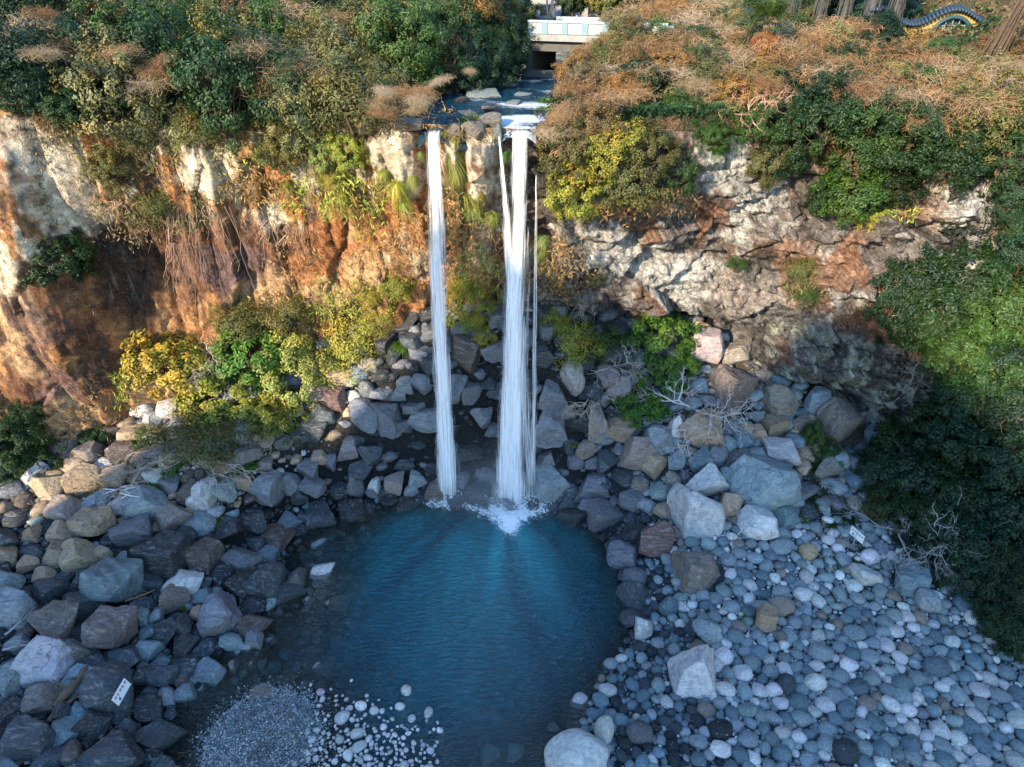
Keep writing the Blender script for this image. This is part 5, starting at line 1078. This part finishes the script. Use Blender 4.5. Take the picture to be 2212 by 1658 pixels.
# ------------------------------------------------------------------ yellow garden wall with a round window
M['yellow'] = simple('yellow_render', (.34, .23, .07), .85, .18, 3.); M['tile'] = simple('dark_roof_tile', (.018, .035, .06), .6, .3, 6.); M['teal'] = simple('dark_teal_frame', (.03, .07, .085), .5, .2, 5.); M['lattice'] = simple('pale_lattice', (.20, .27, .28), .6, .1, 6.)
yw = tag(add('garden_wall', None, None, (0, 18.3, 0)), 'ochre yellow garden wall with wavy dark tiled coping and round latticed window', 'wall')
ztop = lambda x: 26.78+.45*math.cos(2*math.pi*(x-29.8)/5.4)
xs_ = np.arange(24, 41.01, .1); b = MB(); cxw, czw, rw = 29.9, 25.45, 1.42
for a, c in zip(xs_[:-1], xs_[1:]):
    m = (a+c)/2; h = math.sqrt(max(0, rw*rw-(m-cxw)**2)); segs = [(22.5, ztop(m))] if h == 0 else [(22.5, czw-h), (czw+h, ztop(m))]
    for z0, z1 in segs:
        if z1 > z0: b.box((a, 0, z0), (c, .3, z1))
part('wall_face', b, [M['yellow']], yw); cp = MB()
for xx in np.arange(24, 41, .22):
    z = ztop(xx); cp.tube([(xx, -.34, z+.02), (xx, -.05, z+.20), (xx, .18, z+.30), (xx, .6, z+.05)], .105, 8)
part('coping', cp, [M['tile']], yw, smooth=True)
wd = part('round_window', MB().tube([(cxw+rw*math.cos(a), -.04, czw+rw*math.sin(a)) for a in np.linspace(0, 2*math.pi, 49)], .13, 8, False), [M['teal']], yw, smooth=True)
lat = MB()
for k in (-.9, -.45, 0, .45, .9):
    h = math.sqrt(rw*rw-k*k)-.05; lat.box((cxw+k-.025, .08, czw-h), (cxw+k+.025, .12, czw+h)); lat.box((cxw-h, .125, czw+k-.025), (cxw+h, .16, czw+k+.025))
part('lattice', lat, [M['lattice']], wd); part('backing', MB().box((cxw-rw, .32, czw-rw), (cxw+rw, .36, czw+rw)), [M['teal']], wd)
# ------------------------------------------------------------------ palm
def palm():
    pos, t = hit(1640, 152, .3, 'plateau'); rt = tag(add('palm_tree', None, None, pos), 'fan palm with hanging rust-brown dead leaves on the right clifftop', 'palm tree'); g = np.random.default_rng(4)
    b = MB(); b.tube([(0, 0, -.3), (.05, 0, 1.2), (0, .05, 2.5)], [.22, .18, .2], 9); part('trunk', b, [M['twig']], rt, color=(.12, .08, .05))
    def fan(name, el, az, L, c, droop):
        V, Fc, LV = [], [], []; k = 0; d = np.array([math.cos(az)*math.cos(el), math.sin(az)*math.cos(el), math.sin(el)]); s = np.array([-math.sin(az), math.cos(az), 0]); u = np.cross(d, s); o = np.array([0, 0, 2.45]); tip = o+d*L*.5
        V.append(np.array([o-s*.015, o+s*.015, tip+s*.015, tip-s*.015])); Fc.append([0, 1, 2, 3]); k = 4
        for a in np.linspace(-1.9, 1.9, 17):
            e = d*math.cos(a)+s*math.sin(a); w_ = np.cross(e, u)*.045; q = tip+e*L*.32+[0, 0, -.02]; r = tip+e*L*.58+np.array([0, 0, -droop*L*.22])
            V.append(np.array([tip, q+w_, r, q-w_])); Fc.append([k, k+1, k+2, k+3]); k += 4
        v = np.concatenate(V); me = mesh(name, v, np.array(Fc), [M['leaf']], False); attr(me, 'lv', g.random(len(v)//4).repeat(4)); attr(me, 'tip', np.zeros(len(v))); add(name, me, rt, color=c)
    for i in range(22): fan('frond', g.uniform(-.15, 1.35), i*2.4, g.uniform(1.5, 2.1), jit((.04, .07, .018), g), g.uniform(.5, 1.2))
    for i in range(20): fan('dead_frond', g.uniform(-1.45, -.6), i*2.4, g.uniform(1.1, 1.9), jit((.22, .11, .045), g), 1.2)
palm()
# ------------------------------------------------------------------ trunks draped with grey vines
def draped(px0, px1, pyb, lab, col_, wtop=.5, hgt=7):
    pos, t = hit(px1, pyb, .3, 'plateau'); g = np.random.default_rng(px0); dx = (px0-px1)*t; rt = tag(add('vine_draped_tree', None, None, pos), lab, 'tree', 'vine draped trunks on the right clifftop')
    b = MB(); b.tube([(0, 0, -.4), (dx*.4, .1, hgt*.35), (dx, .2, hgt)], [.20, .16, .11], 8); part('trunk', b, [M['twig']], rt, color=jit(col_, g)); b = MB()
    for i in range(70):
        a = g.uniform(0, 6.28); s = np.linspace(0, 1, 8); z1 = hgt*g.uniform(.25, 1); L = min(z1, hgt*g.uniform(.25, .8)); rr = g.uniform(.2, .75)*wtop
        p = np.stack([dx*(z1-L*s)/hgt+rr*math.cos(a)*(1+.7*s)+np.cumsum(g.normal(0, .03, 8)), rr*math.sin(a)*(1+.5*s)+.1+0*s, z1-L*s], 1); b.tube(p, g.uniform(.008, .024), 3, False)
    part('hanging_stems', b, [M['twig']], rt, color=jit((col_[0]*1.0, col_[1]*1.0, col_[2]*1.0), g))
draped(2185, 2125, 165, 'thick trunk wrapped in hanging brown vines before the yellow wall', (.085, .06, .045), .62)
for px_, lab in ((1700, 'vine-hung trunk right of the fan palm'), (1762, 'second grey vine-hung trunk right of the palm'), (1815, 'middle of the grey vine-hung trunks on the right clifftop'), (1870, 'slim vine-hung trunk left of the yellow wall'), (1925, 'vine-hung trunk nearest to the round window')):
    draped(px_+6, px_, 70, lab, (.085, .085, .085), .5)
for a in [(1690,20,120,90),(1760,10,130,90),(1840,15,130,90),(1910,10,140,80),(1960,40,80,60),(1985,135,90,50),(2090,150,110,40),(2000,165,100,50),(1570,15,90,70),(1480,5,110,60),(1420,-5,110,60),(1340,0,120,50)]:
    shrub(*a, 'tg' if a[0] > 1600 else 'ol', 's', None, group='dark shrubs at the back of the right clifftop', surf='plateau')
# ------------------------------------------------------------------ notices
M['board'] = simple('white_board', (.80, .81, .80), .4, .04, 4., .4, 0); M['red'] = simple('red_letter', (.50, .05, .07), .5, .05); M['ink'] = simple('dark_letter', (.07, .07, .09), .5, .05); M['blue'] = simple('blue_pictogram', (.02, .06, .16), .5, .05); M['steel'] = simple('galvanised_steel', (.35, .38, .40), .4, .1, 8., .5)
def board(rt, mat4, w_, h_):
    bo = part('board', MB().box((-w_/2, -.012, -h_/2), (w_/2, .012, h_/2)), [M['board']], rt); bo.matrix_local = mat4
    for nm, mt, idx in (('red_letters', 'red', (0, 1)), ('dark_letters', 'ink', (2, 3, 4))):
        m = MB(); s = w_*.062
        for k in idx:   # blocky syllables: ring over bars
            cx = -w_*.36+k*w_*.18; cz = h_*.20
            m.tube([(cx+s*.55*math.cos(a), -.016, cz+s*.5+s*.5*math.sin(a)) for a in np.linspace(0, 2*math.pi, 13)], s*.17, 4, False)
            m.box((cx-s, -.018, cz-s*.55), (cx+s, -.0125, cz-s*.25)); m.box((cx+s*.8, -.018, cz-s*.9), (cx+s*1.05, -.0125, cz+s*1.2)) if k % 2 == 0 else m.box((cx-s*.15, -.018, cz-s*1.3), (cx+s*.15, -.0125, cz-s*.5))
        part(nm, m, [M[mt]], bo)
    m = MB(); cx, cz = -w_*.25, -h_*.22; m.box((cx-w_*.06, -.018, cz-h_*.13), (cx+w_*.02, -.0125, cz+h_*.04)); m.box((cx-w_*.02, -.018, cz+h_*.045), (cx+w_*.05, -.0125, cz+h_*.15)); m.box((cx+w_*.025, -.018, cz-h_*.15), (cx+w_*.06, -.0125, cz-h_*.02)); part('pictogram', m, [M['blue']], bo)
def frame_from(o, ex, ez):
    ex = Vector(ex).normalized(); ez = Vector(ez); ez = (ez-ex*ez.dot(ex)).normalized(); ey = ez.cross(ex)
    return Matrix(((ex.x, ey.x, ez.x, o[0]), (ex.y, ey.y, ez.y, o[1]), (ex.z, ey.z, ez.z, o[2]), (0, 0, 0, 1)))
pos, t = hit(1840, 1184, 0, 'ground'); n1_ = tag(add('notice', None, None, pos), 'white notice board with red letters on a thin steel post by the right bushes', 'sign')
part('post', MB().tube([(0, 0, -.3), (0, 0, 1.35)], .022, 7), [M['steel']], n1_); board(n1_, frame_from((.02, -.04, 1.02), (.34, -.86, 0), (0, 0, 1)), .92, .56)
pos, t = hit(275, 1482, 1.55, 'ground'); n2_ = tag(add('notice', None, None, pos), 'white notice board leaning askew on a dark blue boulder at the left', 'sign'); board(n2_, frame_from((0.1, -.55, .35), (.06, 1.0, .05), (-.22, .25, .62)), 1.05, .48)
# ------------------------------------------------------------------ driftwood, logs, sticks
def log(pts, rad, colr, label, name='log', k=8):
    P_ = [hit(a, b, h, 'ground')[0] for a, b, h in pts]; o0 = P_[0].copy(); g = np.random.default_rng(len(label)); s = np.linspace(0, 1, 9); q = np.stack([np.interp(s, np.linspace(0, 1, len(P_)), np.array(P_)[:, j]) for j in range(3)], 1)-o0; q[1:-1] += g.normal(0, rad*.25, (7, 3))
    b = MB(); b.tube(q, rad*np.linspace(1, .7, 9)*g.uniform(.88, 1.1, 9), k)
    for j in (3, 6): b.tube([q[j], q[j]+np.array([g.normal()*.3, g.normal()*.3, .35])], [rad*.4, rad*.15], 5)
    o = add(name, b.build(name, [M['twig']], True), None, o0, color=colr); tag(o, label, name.replace('_', ' '), None); return o
log([(120,1528,.5), (192,1440,.5)], .20, (.15,.12,.08), 'thick brown log wedged along the lichen-white boulder'); log([(105,1560,.4), (180,1490,.4)], .13, (.12,.10,.07), 'thinner brown log parallel to the thick one by the lichen boulder')
log([(5,1405,.7), (90,1386,.8)], .07, (.36,.35,.33), 'grey bleached stick near the left edge above the lichen boulder', 'stick', 5); log([(10,1372,.7), (70,1322,.8)], .06, (.38,.36,.33), 'grey bleached stick slanting between left edge boulders', 'stick', 5); log([(270,1300,.5), (335,1275,.5)], .05, (.25,.18,.10), 'brown stick across the dark left boulders', 'stick', 5); log([(366,1652,.05), (412,1620,.12)], .025, (.36,.25,.13), 'straw-coloured stick lying in the dark shallows', 'stick', 5)
log([(1594,1156,.3), (1604,1140,.5)], .035, (.6,.6,.58), 'short white stick on the stones below the square pale boulder', 'stick', 5); log([(2012,1425,.3), (2040,1402,.35)], .03, (.35,.36,.36), 'thin grey stick on the cobbles near the right bushes', 'stick', 5); log([(400,1045,.5), (470,1038,.5)], .03, (.5,.42,.3), 'pale cane lying on tan stones below the thicket', 'stick', 5); log([(30,1555,.4), (100,1580,.4)], .05, (.2,.16,.1), 'dark stick near the bottom left corner', 'stick', 5)
pos, t = hit(285, 1066, .6, 'ground'); g = np.random.default_rng(3); b = MB()
for i in range(12):
    a = g.normal(0, .35); c = np.array([g.normal(0, .35), g.normal(0, .25), g.uniform(.05, .3)]); d = np.array([math.cos(a), math.sin(a), g.normal(0, .12)])*g.uniform(.35, .8); b.tube([c-d, c+g.normal(0, .04, 3), c+d], [.035, .045, .02], 5)
dw = add('driftwood', b.build('driftwood', [M['twig']], True), None, pos, color=(.62, .62, .6)); tag(dw, 'bundle of bleached driftwood lying on a grey boulder', 'driftwood')
# ------------------------------------------------------------------ flat stones in the stream and on the lip
for i, (px, py, w_, h_, ck, lab) in enumerate([(1045,205,90,12,'g','long flat stone across the middle of the stream'), (1095,186,60,8,'g','flat grey stone in the stream below the bridge'), (1150,178,70,8,'g','wide flat stone in the stream at the bridge foot'), (1010,243,46,10,'g','small flat stone in the rapids left of middle'), (1058,236,40,12,'n','rounded brown stone in the rapids'), (1108,222,44,8,'g','pale flat stone in the rapids near the right bank'), (1060,262,70,26,'n','flat brownish stone between grass tufts near the lip'), (1075,284,30,30,'g','grey rock splitting the wide cascade at the lip'), (1022,280,70,34,'n','flat lip stone over the middle rock column'), (875,270,90,22,'n','broad flat stone left of the left cascade top'), (980,284,44,30,'n','small lip stone right of the left cascade'), (1130,205,50,8,'g','flat stone near the right stream bank'), (800,272,90,30,'n','weathered flat ledge stone at the left of the lip'), (1000,215,40,8,'d','dark flat stone by the still pool edge of the stream')]):
    pos, t = hit(px, py, .12, 'plateau'); o = add('stone', BSML[i % NA], None, pos, (gp.uniform(-.15, .15), gp.uniform(-.15, .15), gp.uniform(-.4, .4)), (w_*t/2.4, max(.3, w_*t*.36), max(.16, h_*t*.6)), jit(np.array(RC[ck])*.55, gp)); tag(o, lab, 'stone', 'flat stones in the stream')
pos, t = hit(1108, 1078, 0, 'ground'); o = add('boulder', BWET[3], None, flat(1105, 1092, .1), (.1, .5, .4), (.75, .5, .45), (.10, .13, .15)); tag(o, 'pointed wet rock jutting from the foam under the wide cascade', 'boulder', 'boulders heaped behind the cascades')
# ------------------------------------------------------------------ labels for the many plants
bpy.context.view_layer.update()
def to_px(p):
    d = np.array(p)-CAM; f = d[1]*CP-d[2]*SP; return 1106+F*d[0]/f, 829-F*(d[2]*CP+d[1]*SP)/f
PL = [('bridge', 1230, 70), ('fan palm', 1640, 70), ('round window', 2055, 90), ('left cascade top', 935, 280), ('forked cascade top', 1105, 285), ('golden shrub', 370, 785), ('post notice', 1842, 1155), ('white dead branch', 1520, 850), ('chalky cliff patch', 480, 370), ('white right cliff', 1580, 380), ('reddish bare shrub', 1620, 230), ('cliff-face dark bush', 125, 555), ('dark cave', 1310, 650), ('vine-draped trunk', 2150, 90), ('vine-capped block', 1814, 928), ('top left corner', 0, 0), ('grey sprawling bare shrub', 2000, 1110), ('rust-brown bare shrub', 960, 110), ('dark left edge grass', 50, 960), ('orange cliff', 780, 560), ('lichen-white boulder', 95, 1440), ('gravel bar', 565, 1600), ('vine bundle', 420, 520), ('arched overhang', 2040, 480)]
INFO = {}
for q in SHRUBS: INFO[q['o'].name] = (q['ck'], q['w'])
cls = {}
for o in list(col.objects):
    if o.parent or 'kind' in o or 'label' in o or 'category' not in o: continue
    px, py = to_px(o.location); lm = min(PL, key=lambda m: (m[1]-px)**2+(m[2]-py)**2); dx, dy = px-lm[1], py-lm[2]
    rel = ('right of' if dx > 0 else 'left of') if abs(dx) > abs(dy) else ('below' if dy > 0 else 'above')
    st = o.name.split('.')[0]; ck, w_ = INFO.get(o.name, (None, 0))
    if st == 'grass_tuft':
        c = tuple(o.color[:3]); ck = min(LC, key=lambda k: sum((a-b)**2 for a, b in zip(LC[k], c))); noun = 'grass tuft'; sz = ''
    elif st == 'vine_heap': noun = 'heap of dry vines'; sz = ('pinkish ' if o.children[0].color[2] > .19 else 'tan ' if o.children[0].color[0] > .38 else 'rusty ')
    elif st == 'bare_shrub': noun = 'bare grey shrub'; sz = ''
    else: noun = 'bush'; sz = 'big ' if w_ > 3.1 else 'small ' if w_ < 1.7 else 'mid-sized '
    key = (sz+(LN[ck]+' ' if ck else '')+noun, rel, lm[0]); cls.setdefault(key, []).append(((dx*dx+dy*dy)**.5, o))
for k, v in cls.items():
    v.sort(key=lambda a: a[0])
    for i, (d, o) in enumerate(v):
        o['label'] = f"{k[0]} {k[1]} the {k[2]}"+('' if len(v) == 1 else f", {ORD[i]}nearest" if i < 8 else ', among the farther ones')
